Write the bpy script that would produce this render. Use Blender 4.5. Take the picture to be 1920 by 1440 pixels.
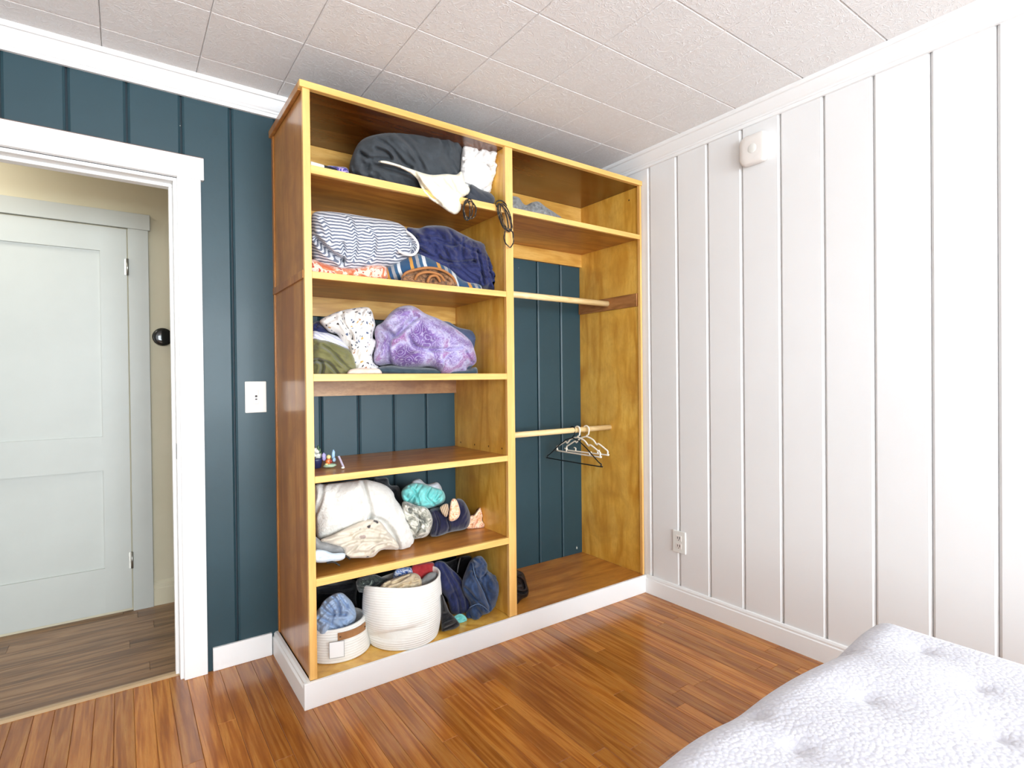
import bpy, bmesh, math, random
import numpy as np
from mathutils import Vector, Matrix, noise, geometry

scene = bpy.context.scene
col = scene.collection
for o in list(bpy.data.objects):
    bpy.data.objects.remove(o)

# ------------------------------------------------------------------ camera
cam_data = bpy.data.cameras.new('camera')
cam_data.sensor_width = 36.0
cam_data.lens = 36.0 * 1024.67 / 1920.0
cam_data.clip_start = 0.02
camera = bpy.data.objects.new('camera', cam_data)
col.objects.link(camera)
yaw, pitch, roll = math.radians(35.516), math.radians(-0.448), math.radians(-0.606)
fw = Vector((math.sin(yaw), math.cos(yaw), 0)); rt = Vector((math.cos(yaw), -math.sin(yaw), 0)); up = Vector((0, 0, 1))
f2 = fw * math.cos(pitch) + up * math.sin(pitch); u2 = -fw * math.sin(pitch) + up * math.cos(pitch)
r3 = rt * math.cos(roll) + u2 * math.sin(roll); u3 = -rt * math.sin(roll) + u2 * math.cos(roll)
camera.matrix_world = Matrix.Translation((-0.23337, -2.49255, 1.15867)) @ Matrix((r3, u3, -f2)).transposed().to_4x4()
scene.camera = camera

# ------------------------------------------------------------------ world, light, exposure
world = bpy.data.worlds.new('world'); scene.world = world; world.use_nodes = True
bg = world.node_tree.nodes['Background']
bg.inputs[0].default_value = (0.85, 0.92, 1.0, 1); bg.inputs[1].default_value = 1.5

def area_light(name, loc, rot, sx, sy, power, color, spread=180):
    l = bpy.data.lights.new(name, 'AREA'); l.shape = 'RECTANGLE'; l.size = sx; l.size_y = sy
    l.energy = power; l.color = color; l.spread = math.radians(spread)
    o = bpy.data.objects.new(name, l); o.location = loc; o.rotation_euler = rot; col.objects.link(o)
    return o
# daylight entering through the two windows in the wall opposite the closet and an added fill window in the left wall
area_light('daylight_through_window', (1.05, -6.30, 1.45), (math.radians(90), 0, 0), 1.4, 1.6, 100, (0.83, 0.93, 1.0), 140)
area_light('daylight_through_window', (-0.50, -6.30, 1.45), (math.radians(90), 0, 0), 1.3, 1.6, 85, (0.83, 0.93, 1.0), 140)
area_light('daylight_through_window', (-1.42, -4.6, 1.45), (math.radians(90), 0, math.radians(-90)), 1.2, 1.5, 29, (0.83, 0.93, 1.0))  # left window is unseen, added as fill for the white wall
area_light('hall_fill_light', (-0.95, 0.50, 2.32), (0, 0, 0), 0.5, 0.4, 4.0, (1.0, 0.97, 0.90))  # unseen light added to brighten the hallway

scene.view_settings.view_transform = 'Standard'
scene.view_settings.look = 'None'
scene.view_settings.exposure = 0.32
scene.view_settings.gamma = 1.0
scene.view_settings.use_curve_mapping = False

# ------------------------------------------------------------------ helpers
rnd = random.Random(7)
WORLD = {}
def wloc(o): return WORLD.get(o.name, Vector((0, 0, 0)))
def tag(o, label=None, cat=None, group=None, kind=None):
    if label: o['label'] = label
    if cat: o['category'] = cat
    if group: o['group'] = group
    if kind: o['kind'] = kind
    return o
def empty(name, loc, label=None, cat=None, group=None, kind=None):
    o = bpy.data.objects.new(name, None); o.empty_display_size = 0.05
    o.location = loc; col.objects.link(o); WORLD[o.name] = Vector(loc)
    return tag(o, label, cat, group, kind)
def obj(name, verts, faces, mat, parent=None, smooth=False, origin=None, uv=None, recalc=False):
    v = np.asarray(verts, dtype=float).reshape(-1, 3)
    if origin is None:
        lo, hi = v.min(0), v.max(0); origin = ((lo[0]+hi[0])/2, (lo[1]+hi[1])/2, lo[2])
    origin = Vector(origin)
    me = bpy.data.meshes.new(name)
    me.from_pydata([tuple(p) for p in (v - np.array(origin))], [], [tuple(f) for f in faces])
    if uv is not None:
        l = me.uv_layers.new(name='UVMap')
        idx = np.zeros(len(me.loops), dtype=np.int32); me.loops.foreach_get('vertex_index', idx)
        l.data.foreach_set('uv', np.asarray(uv)[idx].astype(np.float32).ravel())
    if smooth: me.polygons.foreach_set('use_smooth', [True]*len(me.polygons))
    if mat: me.materials.append(MAT[mat] if isinstance(mat, str) else mat)
    if recalc:
        bm = bmesh.new(); bm.from_mesh(me); bmesh.ops.recalc_face_normals(bm, faces=bm.faces); bm.to_mesh(me); bm.free()
    me.update()
    o = bpy.data.objects.new(name, me); col.objects.link(o)
    WORLD[o.name] = origin
    if parent:
        o.parent = parent; o.location = origin - wloc(parent)
    else:
        o.location = origin
    return o
def bmobj(name, bm, mat, parent=None, smooth=False, origin=None):
    bmesh.ops.recalc_face_normals(bm, faces=bm.faces)
    v = [tuple(x.co) for x in bm.verts]; bm.verts.index_update()
    f = [[x.index for x in fc.verts] for fc in bm.faces]; bm.free()
    return obj(name, v, f, mat, parent, smooth, origin)
def add_box(bm, x0, x1, y0, y1, z0, z1, bev=0, seg=1):
    r = bmesh.ops.create_cube(bm, size=1)
    for v in r['verts']:
        v.co = Vector(((x0+x1)/2 + v.co.x*(x1-x0), (y0+y1)/2 + v.co.y*(y1-y0), (z0+z1)/2 + v.co.z*(z1-z0)))
    if bev:
        ed = list({e for v in r['verts'] for e in v.link_edges})
        bmesh.ops.bevel(bm, geom=ed, offset=bev, segments=seg, affect='EDGES', profile=0.5)
def box(name, x0, x1, y0, y1, z0, z1, mat, parent=None, bev=0, seg=1):
    bm = bmesh.new(); add_box(bm, x0, x1, y0, y1, z0, z1, bev, seg)
    return bmobj(name, bm, mat, parent)
def extrude(name, prof, axis, a0, a1, mat, parent=None, smooth=False):
    """closed 2-D profile swept along axis; profile gives the two remaining coordinates in order"""
    n = len(prof); v = []
    for a in (a0, a1):
        for p in prof:
            c = list(p); c.insert(axis, a); v.append(c)
    f = [[i, (i+1) % n, n+(i+1) % n, n+i] for i in range(n)] + [list(range(n))[::-1], list(range(n, 2*n))]
    bm = bmesh.new(); vs = [bm.verts.new(p) for p in v]
    for q in f: bm.faces.new([vs[i] for i in q])
    return bmobj(name, bm, mat, parent, smooth)
def tube_data(pts, r, closed=False, seg=8, base=0):
    P = [Vector(p) for p in pts]; n = len(P); V = []; F = []
    up0 = None
    for i in range(n):
        a = P[(i-1) % n] if (closed or i > 0) else P[i]
        b = P[(i+1) % n] if (closed or i < n-1) else P[i]
        t = (b-a).normalized()
        if up0 is None:
            up0 = Vector((0, 0, 1)) if abs(t.z) < 0.9 else Vector((1, 0, 0))
        s = t.cross(up0)
        if s.length < 1e-5: s = t.orthogonal()
        s.normalize(); up0 = s.cross(t).normalized()
        rr = r[i] if isinstance(r, (list, tuple)) else r
        for k in range(seg):
            A = 2*math.pi*k/seg
            V.append(tuple(P[i] + s*(rr*math.cos(A)) + up0*(rr*math.sin(A))))
    m = n if closed else n-1
    for i in range(m):
        j = (i+1) % n
        for k in range(seg):
            k2 = (k+1) % seg
            F.append([base+i*seg+k, base+j*seg+k, base+j*seg+k2, base+i*seg+k2])
    if not closed:
        F.append([base+k for k in range(seg)]); F.append([base+(n-1)*seg+k for k in range(seg)][::-1])
    return V, F
def spline(pts, per=8, closed=False):
    P = [Vector(p) for p in pts]; n = len(P); out = []
    rng = range(n) if closed else range(n-1)
    for i in rng:
        if closed: a, b, c, d = P[(i-1) % n], P[i], P[(i+1) % n], P[(i+2) % n]
        else: a, b, c, d = P[max(i-1, 0)], P[i], P[i+1], P[min(i+2, n-1)]
        for k in range(per):
            t = k/per
            out.append(0.5*((2*b) + (c-a)*t + (2*a-5*b+4*c-d)*t*t + (3*b-a-3*c+d)*t*t*t))
    if not closed: out.append(P[-1])
    return out
def tubes(name, list_of, mat, parent=None):
    V = []; F = []
    for pts, r, closed in list_of:
        v, f = tube_data(pts, r, closed, 8, len(V)); V += v; F += f
    return obj(name, V, F, mat, parent, smooth=True, recalc=True)
def lathe(name, prof, loc, mat, parent=None, seg=28, sx=1, sy=1):
    V = []; F = []
    for r, z in prof:
        for k in range(seg):
            a = 2*math.pi*k/seg
            V.append((loc[0]+r*sx*math.cos(a), loc[1]+r*sy*math.sin(a), loc[2]+z))
    for i in range(len(prof)-1):
        for k in range(seg):
            k2 = (k+1) % seg
            F.append([i*seg+k, i*seg+k2, (i+1)*seg+k2, (i+1)*seg+k])
    F.append(list(range(seg))[::-1]); F.append([(len(prof)-1)*seg+k for k in range(seg)])
    return obj(name, V, F, mat, parent, smooth=True, recalc=True)

# ------------------------------------------------------------------ materials
MAT = {}
def srgb(r, g, b):
    f = lambda c: (c/255/12.92) if c/255 <= 0.04045 else ((c/255+0.055)/1.055)**2.4
    return (f(r), f(g), f(b), 1)
class NT:
    def __init__(s, name, rough=0.5, coat=0.0, sheen=0.0, spec=0.5):
        m = bpy.data.materials.new(name); m.use_nodes = True; s.m = m; s.t = m.node_tree
        s.b = s.t.nodes['Principled BSDF']; MAT[name] = m
        s.b.inputs['Roughness'].default_value = rough
        s.b.inputs['Coat Weight'].default_value = coat
        s.b.inputs['Coat Roughness'].default_value = 0.12
        s.b.inputs['Sheen Weight'].default_value = sheen
        s.b.inputs['Specular IOR Level'].default_value = spec
        s.c = None
    def n(s, typ, **k):
        nd = s.t.nodes.new(typ)
        for a, b in k.items():
            if hasattr(nd, a) and a not in ('Scale',): setattr(nd, a, b)
        return nd
    def link(s, a, b): s.t.links.new(a, b)
    def coord(s, which='Object', scale=(1, 1, 1), rand=False, rot=(0, 0, 0)):
        tc = s.n('ShaderNodeTexCoord'); out = tc.outputs[which]
        if rand:
            oi = s.n('ShaderNodeObjectInfo'); mu = s.n('ShaderNodeVectorMath', operation='SCALE')
            cb = s.n('ShaderNodeCombineXYZ')
            for i, q in enumerate((17.0, 31.0, 23.0)):
                mm = s.n('ShaderNodeMath', operation='MULTIPLY'); mm.inputs[1].default_value = q
                s.link(oi.outputs['Random'], mm.inputs[0]); s.link(mm.outputs[0], cb.inputs[i])
            ad = s.n('ShaderNodeVectorMath', operation='ADD'); s.link(out, ad.inputs[0]); s.link(cb.outputs[0], ad.inputs[1]); out = ad.outputs[0]
        mp = s.n('ShaderNodeMapping'); mp.inputs['Scale'].default_value = scale; mp.inputs['Rotation'].default_value = rot
        s.link(out, mp.inputs[0]); return mp.outputs[0]
    def noise(s, co, scale, detail=4, rough=0.55, dist=0.0):
        nd = s.n('ShaderNodeTexNoise'); nd.inputs['Scale'].default_value = scale; nd.inputs['Detail'].default_value = detail
        nd.inputs['Roughness'].default_value = rough; nd.inputs['Distortion'].default_value = dist
        s.link(co, nd.inputs['Vector']); return nd.outputs['Fac']
    def voro(s, co, scale, feature='F1', out='Distance'):
        nd = s.n('ShaderNodeTexVoronoi', feature=feature); nd.inputs['Scale'].default_value = scale
        s.link(co, nd.inputs['Vector']); return nd.outputs[out]
    def wave(s, co, scale, dist=0, detail=2, direction='X', prof='SIN', dscale=1.0, typ='BANDS'):
        nd = s.n('ShaderNodeTexWave', wave_type=typ, bands_direction=direction, wave_profile=prof)
        nd.inputs['Scale'].default_value = scale; nd.inputs['Distortion'].default_value = dist
        nd.inputs['Detail'].default_value = detail; nd.inputs['Detail Scale'].default_value = dscale
        s.link(co, nd.inputs['Vector']); return nd.outputs['Fac']
    def ramp(s, fac, stops, interp='LINEAR'):
        nd = s.n('ShaderNodeValToRGB'); cr = nd.color_ramp; cr.interpolation = interp
        while len(cr.elements) < len(stops): cr.elements.new(0.5)
        for e, (p, c) in zip(cr.elements, stops):
            e.position = p; e.color = c if len(c) == 4 else (*c, 1)
        s.link(fac, nd.inputs[0]); return nd.outputs[0]
    def mix(s, fac, a, b, mode='MIX'):
        nd = s.n('ShaderNodeMix', data_type='RGBA', blend_type=mode)
        for sock, val in ((nd.inputs[0], fac), (nd.inputs[6], a), (nd.inputs[7], b)):
            if isinstance(val, (int, float)): sock.default_value = val
            elif isinstance(val, tuple): sock.default_value = val
            else: s.link(val, sock)
        return nd.outputs[2]
    def math(s, op, a, b=None):
        nd = s.n('ShaderNodeMath', operation=op)
        for i, v in enumerate((a, b)):
            if v is None: continue
            if isinstance(v, (int, float)): nd.inputs[i].default_value = v
            else: s.link(v, nd.inputs[i])
        return nd.outputs[0]
    def color(s, c):
        if isinstance(c, tuple): s.b.inputs['Base Color'].default_value = c
        else: s.link(c, s.b.inputs['Base Color'])
        return s
    def bump(s, h, strength=0.3, dist=0.002):
        nd = s.n('ShaderNodeBump'); nd.inputs['Strength'].default_value = strength; nd.inputs['Distance'].default_value = dist
        s.link(h, nd.inputs['Height'])
        if s.c is not None: s.link(s.c, nd.inputs['Normal'])
        s.c = nd.outputs[0]; s.link(s.c, s.b.inputs['Normal']); return s
    def rand(s):
        return s.n('ShaderNodeObjectInfo').outputs['Random']

def paint(name, c, rough=0.45, c2=None, nscale=3.0, bumpy=0.15, coat=0.0):
    n = NT(name, rough, coat)
    co = n.coord()
    n.color(n.ramp(n.noise(co, nscale, 4), [(0.35, c), (0.7, c2 or c)]))
    n.bump(n.noise(co, 60, 4), bumpy, 0.002)
    return n
def wood(name, dark, mid, light, grain=(1, 1, 1), rough=0.35, coat=0.3, rand=True, scale=2.0, rings=9.0, blotch=None, vary=0.0, bl=0.6):
    n = NT(name, rough, coat)
    co = n.coord('Object', grain, rand)
    f = n.noise(co, scale, 3, 0.5, 0.35)
    # contour lines of a stretched noise read as cathedral grain
    w = n.math('ADD', n.math('MULTIPLY', n.math('SINE', n.math('MULTIPLY', f, rings*6.283)), 0.5), 0.5)
    f2 = n.noise(co, scale*3.1, 5, 0.6, 0.3)
    fac = n.math('ADD', n.math('MULTIPLY', f2, 0.68), n.math('MULTIPLY', w, 0.32))
    c = n.ramp(fac, [(0.22, dark), (0.5, mid), (0.80, light)])
    fine = n.noise(co, scale*16, 3, 0.7)
    c = n.mix(n.ramp(fine, [(0.32, (0.35, 0.35, 0.35)), (0.55, (0, 0, 0))]), c, dark)
    if blotch:
        b = n.noise(n.coord('Object', (1, 1, 1), rand), 6.0, 4, 0.6, 0.5)
        c = n.mix(n.ramp(b, [(0.42, (0, 0, 0)), (0.72, (bl, bl, bl))]), c, blotch)
    if vary:
        c = n.mix(vary, c, n.ramp(n.rand(), [(0.0, (0.50, 0.46, 0.42)), (0.5, (0.95, 0.95, 0.95)), (1.0, (1.5, 1.5, 1.45))]), 'MULTIPLY')
    n.color(c)
    n.bump(fine, 0.05, 0.001)
    return n
def fabric(name, c, c2=None, nscale=30, rough=0.92, sheen=0.25, weave=260, wr=0.45, wrs=30, pattern=None):
    n = NT(name, rough, 0, sheen, 0.25)
    co = n.coord()
    if pattern: n.color(pattern(n))
    else: n.color(n.ramp(n.noise(co, nscale, 3), [(0.35, c), (0.65, c2 or c)]))
    n.bump(n.noise(co, wrs, 5, 0.6, 0.6), wr, 0.006)
    n.bump(n.noise(co, weave, 2), 0.18, 0.001)
    return n

# room surfaces
TEAL = srgb(52, 80, 92)
paint('teal_paint', srgb(30, 59, 68), 0.46, srgb(36, 67, 77), 2.0, 0.14, 0.03)
paint('teal_gap', srgb(26, 44, 54), 0.6)
paint('white_board', srgb(238, 237, 236), 0.5, srgb(242, 241, 240), 1.5, 0.1)
paint('white_trim', srgb(248, 248, 247), 0.4, srgb(250, 250, 249), 4.0, 0.08)
paint('hall_wall', srgb(216, 207, 178), 0.7, srgb(222, 213, 186), 3.0, 0.1)
paint('hall_trim', srgb(194, 196, 189), 0.45, srgb(200, 202, 195), 3.0, 0.08)
paint('plain_wall', srgb(246, 245, 243), 0.7)
paint('brown_edge', srgb(120, 92, 78), 0.6)
paint('subfloor', srgb(60, 34, 16), 0.8)
paint('grout', srgb(150, 142, 134), 0.8)
n = NT('ceiling_tile', 0.75); co = n.coord('Object', (1, 1, 1), True)
wv = n.noise(co, 26, 3, 0.5, 2.2)
sq = n.math('ABSOLUTE', n.math('SUBTRACT', wv, 0.5))
lines = n.ramp(sq, [(0.0, (1, 1, 1)), (0.05, (0, 0, 0))])
n.color(n.mix(lines, srgb(245, 243, 241), srgb(253, 252, 251)))
n.bump(n.math('ADD', lines, n.math('MULTIPLY', n.noise(co, 120, 3), 0.5)), 0.45, 0.004)
wood('oak_plank', srgb(146, 80, 22), srgb(182, 112, 42), srgb(202, 138, 62), (15, 0.7, 15), 0.25, 0.18, True, 1.5, 5.0, vary=0.42)
wood('hall_plank', srgb(108, 80, 56), srgb(146, 110, 78), srgb(174, 138, 102), (0.8, 9, 9), 0.4, 0.1, True, 1.3, 5.0, vary=0.3)
# closet timber
wood('pine_edge', srgb(224, 166, 88), srgb(238, 186, 108), srgb(244, 198, 122), (9, 9, 0.8), 0.4, 0.2, True, 1.2, 4.0)
wood('pine_edge_h', srgb(224, 166, 86), srgb(238, 186, 106), srgb(244, 198, 120), (0.8, 9, 9), 0.4, 0.2, True, 1.2, 4.0)
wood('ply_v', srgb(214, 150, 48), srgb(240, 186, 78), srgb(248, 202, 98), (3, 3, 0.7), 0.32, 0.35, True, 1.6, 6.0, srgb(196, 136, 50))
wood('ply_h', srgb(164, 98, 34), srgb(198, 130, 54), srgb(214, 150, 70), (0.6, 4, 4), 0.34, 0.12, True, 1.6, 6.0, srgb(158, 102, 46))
wood('ply_side', srgb(166, 104, 44), srgb(194, 130, 60), srgb(214, 156, 82), (4, 4, 0.4), 0.3, 0.22, True, 1.9, 3.0, srgb(156, 100, 50), bl=0.7)
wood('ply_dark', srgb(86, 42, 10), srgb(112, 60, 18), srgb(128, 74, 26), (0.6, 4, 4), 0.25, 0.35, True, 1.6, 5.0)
wood('rail', srgb(190, 134, 52), srgb(218, 166, 82), srgb(228, 182, 102), (0.7, 5, 5), 0.4, 0.2, True, 1.8, 5.0)
wood('rail_red', srgb(142, 94, 56), srgb(182, 132, 84), srgb(206, 160, 110), (1.2, 4, 4), 0.35, 0.25, True, 2.2, 3.0, srgb(140, 92, 60), bl=0.8)
wood('ledger', srgb(138, 88, 44), srgb(170, 114, 62), srgb(184, 128, 74), (4, 0.8, 4), 0.4, 0.2)
wood('dowel', srgb(228, 192, 130), srgb(242, 212, 156), srgb(250, 224, 176), (0.8, 6, 6), 0.5, 0.05)
NT('nail_hole', 0.8).color(srgb(50, 28, 12))
# fittings
NT('white_plastic', 0.35).color(srgb(240, 239, 233))
NT('warm_plastic', 0.4).color(srgb(244, 238, 232))
NT('slot_dark', 0.6).color(srgb(70, 68, 66))
NT('hanger_white', 0.3).color(srgb(246, 236, 220))
NT('hanger_black', 0.35).color(srgb(24, 26, 28))
nn = NT('steel', 0.3); nn.color(srgb(170, 168, 160)); nn.b.inputs['Metallic'].default_value = 0.9
nn = NT('thermostat_glass', 0.08); nn.color(srgb(36, 36, 34))
nn = NT('thermostat_ring', 0.25); nn.color(srgb(70, 70, 66)); nn.b.inputs['Metallic'].default_value = 0.8
nn = NT('threshold', 0.35); nn.color(srgb(196, 168, 132)); nn.b.inputs['Metallic'].default_value = 0.25
NT('lamp_glass', 0.4).color(srgb(240, 238, 230))
# cloth
fabric('charcoal', srgb(60, 64, 68), srgb(68, 72, 76), sheen=0.1)
fabric('dark_grey', srgb(54, 58, 66))
fabric('cream', srgb(240, 230, 204), srgb(246, 238, 216))
fabric('white_cotton', srgb(238, 232, 226), srgb(244, 240, 236))
fabric('navy', srgb(28, 33, 76), srgb(38, 45, 94), 14, 0.6, 0.25, wr=0.5, wrs=34)
fabric('dark_navy', srgb(26, 26, 52), srgb(34, 34, 62))
fabric('navy_twill', srgb(38, 44, 84), srgb(50, 56, 100), 20)
fabric('black_cloth', srgb(22, 22, 26), srgb(30, 30, 34))
fabric('mid_grey', srgb(150, 148, 146), srgb(128, 126, 124))
fabric('pale_grey', srgb(196, 200, 204), srgb(180, 184, 190))
fabric('baby_blue', srgb(198, 214, 230), srgb(220, 230, 238))
fabric('aqua', srgb(112, 200, 196), srgb(134, 214, 208))
fabric('olive', srgb(104, 102, 62), srgb(122, 118, 76), 12)
fabric('dark_teal', srgb(48, 64, 74), srgb(58, 74, 82))
fabric('slate_blue', srgb(72, 84, 116), srgb(84, 96, 128))
fabric('pale_pink', srgb(226, 196, 176), srgb(234, 210, 194))
fabric('khaki', srgb(204, 182, 146), srgb(222, 204, 172), 16)
fabric('red_cloth', srgb(168, 44, 46), srgb(186, 58, 58))
fabric('heather_grey', srgb(112, 112, 112), srgb(146, 146, 144), 60)
fabric('sherpa', srgb(226, 220, 210), srgb(240, 236, 228), 40, sheen=0.6, weave=150, wr=0.9, wrs=120)
fabric('denim', srgb(34, 52, 84), srgb(60, 80, 116), 22, weave=400)
fabric('light_denim', srgb(150, 172, 204), srgb(184, 202, 226), 10)
fabric('black_leather', srgb(28, 24, 24), srgb(40, 34, 34), rough=0.45, sheen=0)
def spots(base, cols, scale, th):
    def f(n):
        co = n.coord(); d = n.voro(co, scale); cc = n.voro(co, scale, 'F1', 'Color')
        sp = n.n('ShaderNodeSeparateColor'); n.link(cc, sp.inputs[0])
        pal = n.ramp(sp.outputs[0], [(i/len(cols), c) for i, c in enumerate(cols)], 'CONSTANT')
        jit = n.math('ADD', d, n.math('MULTIPLY', n.math('SUBTRACT', n.noise(co, scale*2.5, 2), 0.5), 0.5))
        return n.mix(n.ramp(jit, [(th, (1, 1, 1)), (th+0.06, (0, 0, 0))]), base, pal)
    return f
def camo(cols, scale, dist=1.0):
    def f(n):
        co = n.coord(); k = len(cols)
        return n.ramp(n.noise(co, scale, 3, 0.5, dist), [(0.28+0.44*i/k, c) for i, c in enumerate(cols)], 'CONSTANT')
    return f
def bands(cols, scale, rot=0.0, dist=0.0, uv=True):
    def f(n):
        co = n.coord('UV' if uv else 'Object', (1, 1, 1), False, (0, 0, rot))
        k = len(cols)
        return n.ramp(n.wave(co, scale, dist, 1, 'Y', 'SAW', 3.0), [(i/k, c) for i, c in enumerate(cols)], 'CONSTANT')
    return f
W_ = srgb(240, 234, 228)
fabric('animal_print', W_, pattern=spots(W_, [srgb(60, 64, 74), srgb(176, 130, 100), srgb(120, 124, 132), srgb(200, 160, 90), srgb(90, 100, 128), srgb(70, 60, 60)], 50, 0.28))
fabric('lilac_stripe', W_, pattern=bands([srgb(214, 212, 224), srgb(186, 184, 206), srgb(228, 226, 232)], 26, 0.5))
fabric('ticking', W_, pattern=bands([srgb(222, 222, 226), srgb(106, 112, 130)], 26, -0.06, 0.5), wr=0.4, wrs=24)
fabric('coral', W_, pattern=camo([srgb(190, 96, 62), srgb(214, 130, 96), srgb(236, 196, 178), srgb(178, 76, 60)], 30))
fabric('bag_blue', W_, pattern=bands([srgb(42, 74, 106), srgb(42, 74, 106), srgb(196, 138, 60), srgb(42, 74, 106), srgb(150, 146, 146), srgb(48, 84, 116), srgb(204, 204, 204), srgb(42, 74, 106)], 2.6, 1.25))
fabric('rust', W_, pattern=camo([srgb(74, 54, 44), srgb(120, 84, 56), srgb(150, 108, 74), srgb(98, 70, 52)], 26, 2.0))
fabric('purple_blue', W_, pattern=camo([srgb(40, 42, 60), srgb(70, 60, 140), srgb(180, 160, 210), srgb(40, 52, 130)], 40))
def paisley(n):
    co = n.coord(); d = n.voro(co, 26); cell = n.voro(co, 14, 'F1', 'Color')
    ring = n.math('SINE', n.math('MULTIPLY', n.math('ADD', d, n.math('MULTIPLY', n.noise(co, 60, 3), 0.35)), 26.0))
    big = n.noise(co, 7.5, 3, 0.5, 0.8)
    base = n.ramp(big, [(0.36, srgb(104, 76, 134)), (0.46, srgb(142, 122, 172)), (0.55, srgb(180, 174, 206)), (0.62, srgb(156, 112, 158)), (0.72, srgb(118, 94, 154))])
    base = n.mix(n.ramp(ring, [(0.55, (0, 0, 0)), (0.85, (0.45, 0.45, 0.45))]), base, srgb(206, 200, 222))
    f2 = n.noise(co, 90, 3, 0.6)
    return n.mix(n.ramp(f2, [(0.56, (0, 0, 0)), (0.64, (0.6, 0.6, 0.6))]), base, srgb(120, 70, 140))
fabric('paisley', W_, pattern=paisley)
fabric('beige_print', W_, pattern=spots(srgb(214, 202, 184), [srgb(214, 202, 184), srgb(70, 62, 62), srgb(206, 190, 164), srgb(170, 150, 140), srgb(230, 220, 204)], 26, 0.26))
fabric('camo_grey', W_, pattern=camo([srgb(112, 112, 104), srgb(158, 156, 142), srgb(206, 202, 188), srgb(230, 226, 218)], 26, 1.5))
fabric('camo_dark', W_, pattern=camo([srgb(30, 34, 36), srgb(64, 72, 66), srgb(44, 50, 48), srgb(120, 128, 120)], 30, 1.5))
fabric('peach', W_, pattern=camo([srgb(214, 150, 110), srgb(242, 192, 150), srgb(248, 216, 186), srgb(226, 150, 120)], 40, 1.5))
fabric('tan_stripe', W_, pattern=bands([srgb(190, 150, 110), srgb(226, 206, 180), srgb(90, 70, 60)], 40, 1.3))
fabric('blue_check', W_, pattern=camo([srgb(60, 90, 160), srgb(220, 226, 240), srgb(90, 130, 200), srgb(236, 238, 244)], 46))
# rope, leather, quilt, toys
fabric('cotton_rope', srgb(240, 236, 228), srgb(246, 243, 236), 20, weave=300, wr=0.15)
fabric('basket_inside', srgb(186, 176, 174), srgb(196, 188, 184), 20)
n = NT('tan_leather', 0.5); co = n.coord(); n.color(n.ramp(n.noise(co, 18, 4), [(0.3, srgb(150, 102, 62)), (0.7, srgb(180, 130, 84))])); n.bump(n.noise(co, 200, 3), 0.2, 0.001)
NT('tag_card', 0.6).color(srgb(246, 246, 246)); NT('tag_edge', 0.6).color(srgb(150, 148, 144))
n = NT('quilt', 0.95, 0, 0.4, 0.2)
co = n.coord('Object', (1, 1, 1))
v1 = n.voro(co, 120, 'F1'); v2 = n.noise(co, 200, 2)
n.color(n.ramp(v1, [(0.1, srgb(212, 211, 217)), (0.8, srgb(196, 194, 203))]))
n.bump(n.math('SUBTRACT', n.math('MULTIPLY', v2, 0.3), v1), 0.34, 0.0036)
fabric('mattress_cloth', srgb(228, 226, 222))
NT('strap_rust', 0.7).color(srgb(166, 108, 58)); NT('seam_blue', 0.8).color(srgb(96, 118, 152)); NT('cord_black', 0.7).color(srgb(30, 26, 24))
n = NT('cord', 0.7); co = n.coord(); n.color(n.ramp(n.noise(co, 90, 2), [(0.5, srgb(26, 22, 20)), (0.58, srgb(120, 96, 66))], 'CONSTANT'))
for nm, c in dict(toy_navy=(40, 46, 84), toy_white=(226, 226, 214), toy_green=(176, 198, 168), toy_orange=(220, 116, 60), toy_red=(140, 30, 20), toy_yellow=(240, 224, 150), toy_lilac=(166, 156, 206), toy_blue=(162, 196, 224), toy_leaf=(70, 96, 70), toy_grey=(196, 186, 206)).items():
    NT(nm, 0.35).color(srgb(*c))

# ------------------------------------------------------------------ room constants
CEIL = 2.36; WX = 2.0737; LX = -1.30; BY = -6.2; HY = 0.915; WT = 0.12
DX0, DX1, DZ = -0.85, -0.062, 1.945          # doorway clear opening
rs = random.Random(11)

# floor: sub-floor with separate oak strips
floor = box('floor', LX-0.1, WX+0.1, BY-0.1, 0.06, -0.06, -0.012, 'subfloor')
tag(floor, 'glossy honey oak strip floor of the bedroom', 'floor', kind='structure')
PWID = 0.0572
def plank_mesh(name, x0, x1, y0, y1, z0, z1, mat, parent, ch=0.0012, axis=1):
    g = 0.0003
    x0 += g; x1 -= g; y0 += g; y1 -= g
    V = [(x0, y0, z0), (x1, y0, z0), (x1, y1, z0), (x0, y1, z0),
         (x0, y0, z1-ch), (x1, y0, z1-ch), (x1, y1, z1-ch), (x0, y1, z1-ch),
         (x0+ch, y0+ch, z1), (x1-ch, y0+ch, z1), (x1-ch, y1-ch, z1), (x0+ch, y1-ch, z1)]
    F = [(3, 2, 1, 0), (0, 1, 5, 4), (1, 2, 6, 5), (2, 3, 7, 6), (3, 0, 4, 7), (4, 5, 9, 8), (5, 6, 10, 9), (6, 7, 11, 10), (7, 4, 8, 11), (8, 9, 10, 11)]
    return obj(name, V, F, mat, parent)
x = LX
while x < WX - 0.005:
    x1 = min(x + PWID, WX)
    yend = -0.496 if x > 0.27 else (0.045 if x1 < -0.02 and x > -0.86 else 0.0)
    y = -2.0 - rs.uniform(0, 0.5)
    plank_mesh('floor_plank', x, x1, BY, y, -0.012, 0, 'oak_plank', floor)
    while y < yend - 1e-4:
        L = rs.uniform(0.32, 1.15)
        y1 = y + L
        if yend - y1 < 0.2: y1 = yend
        plank_mesh('floor_plank', x, x1, y, min(y1, yend), -0.012, 0, 'oak_plank', floor)
        y = y1
    x = x1

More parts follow.
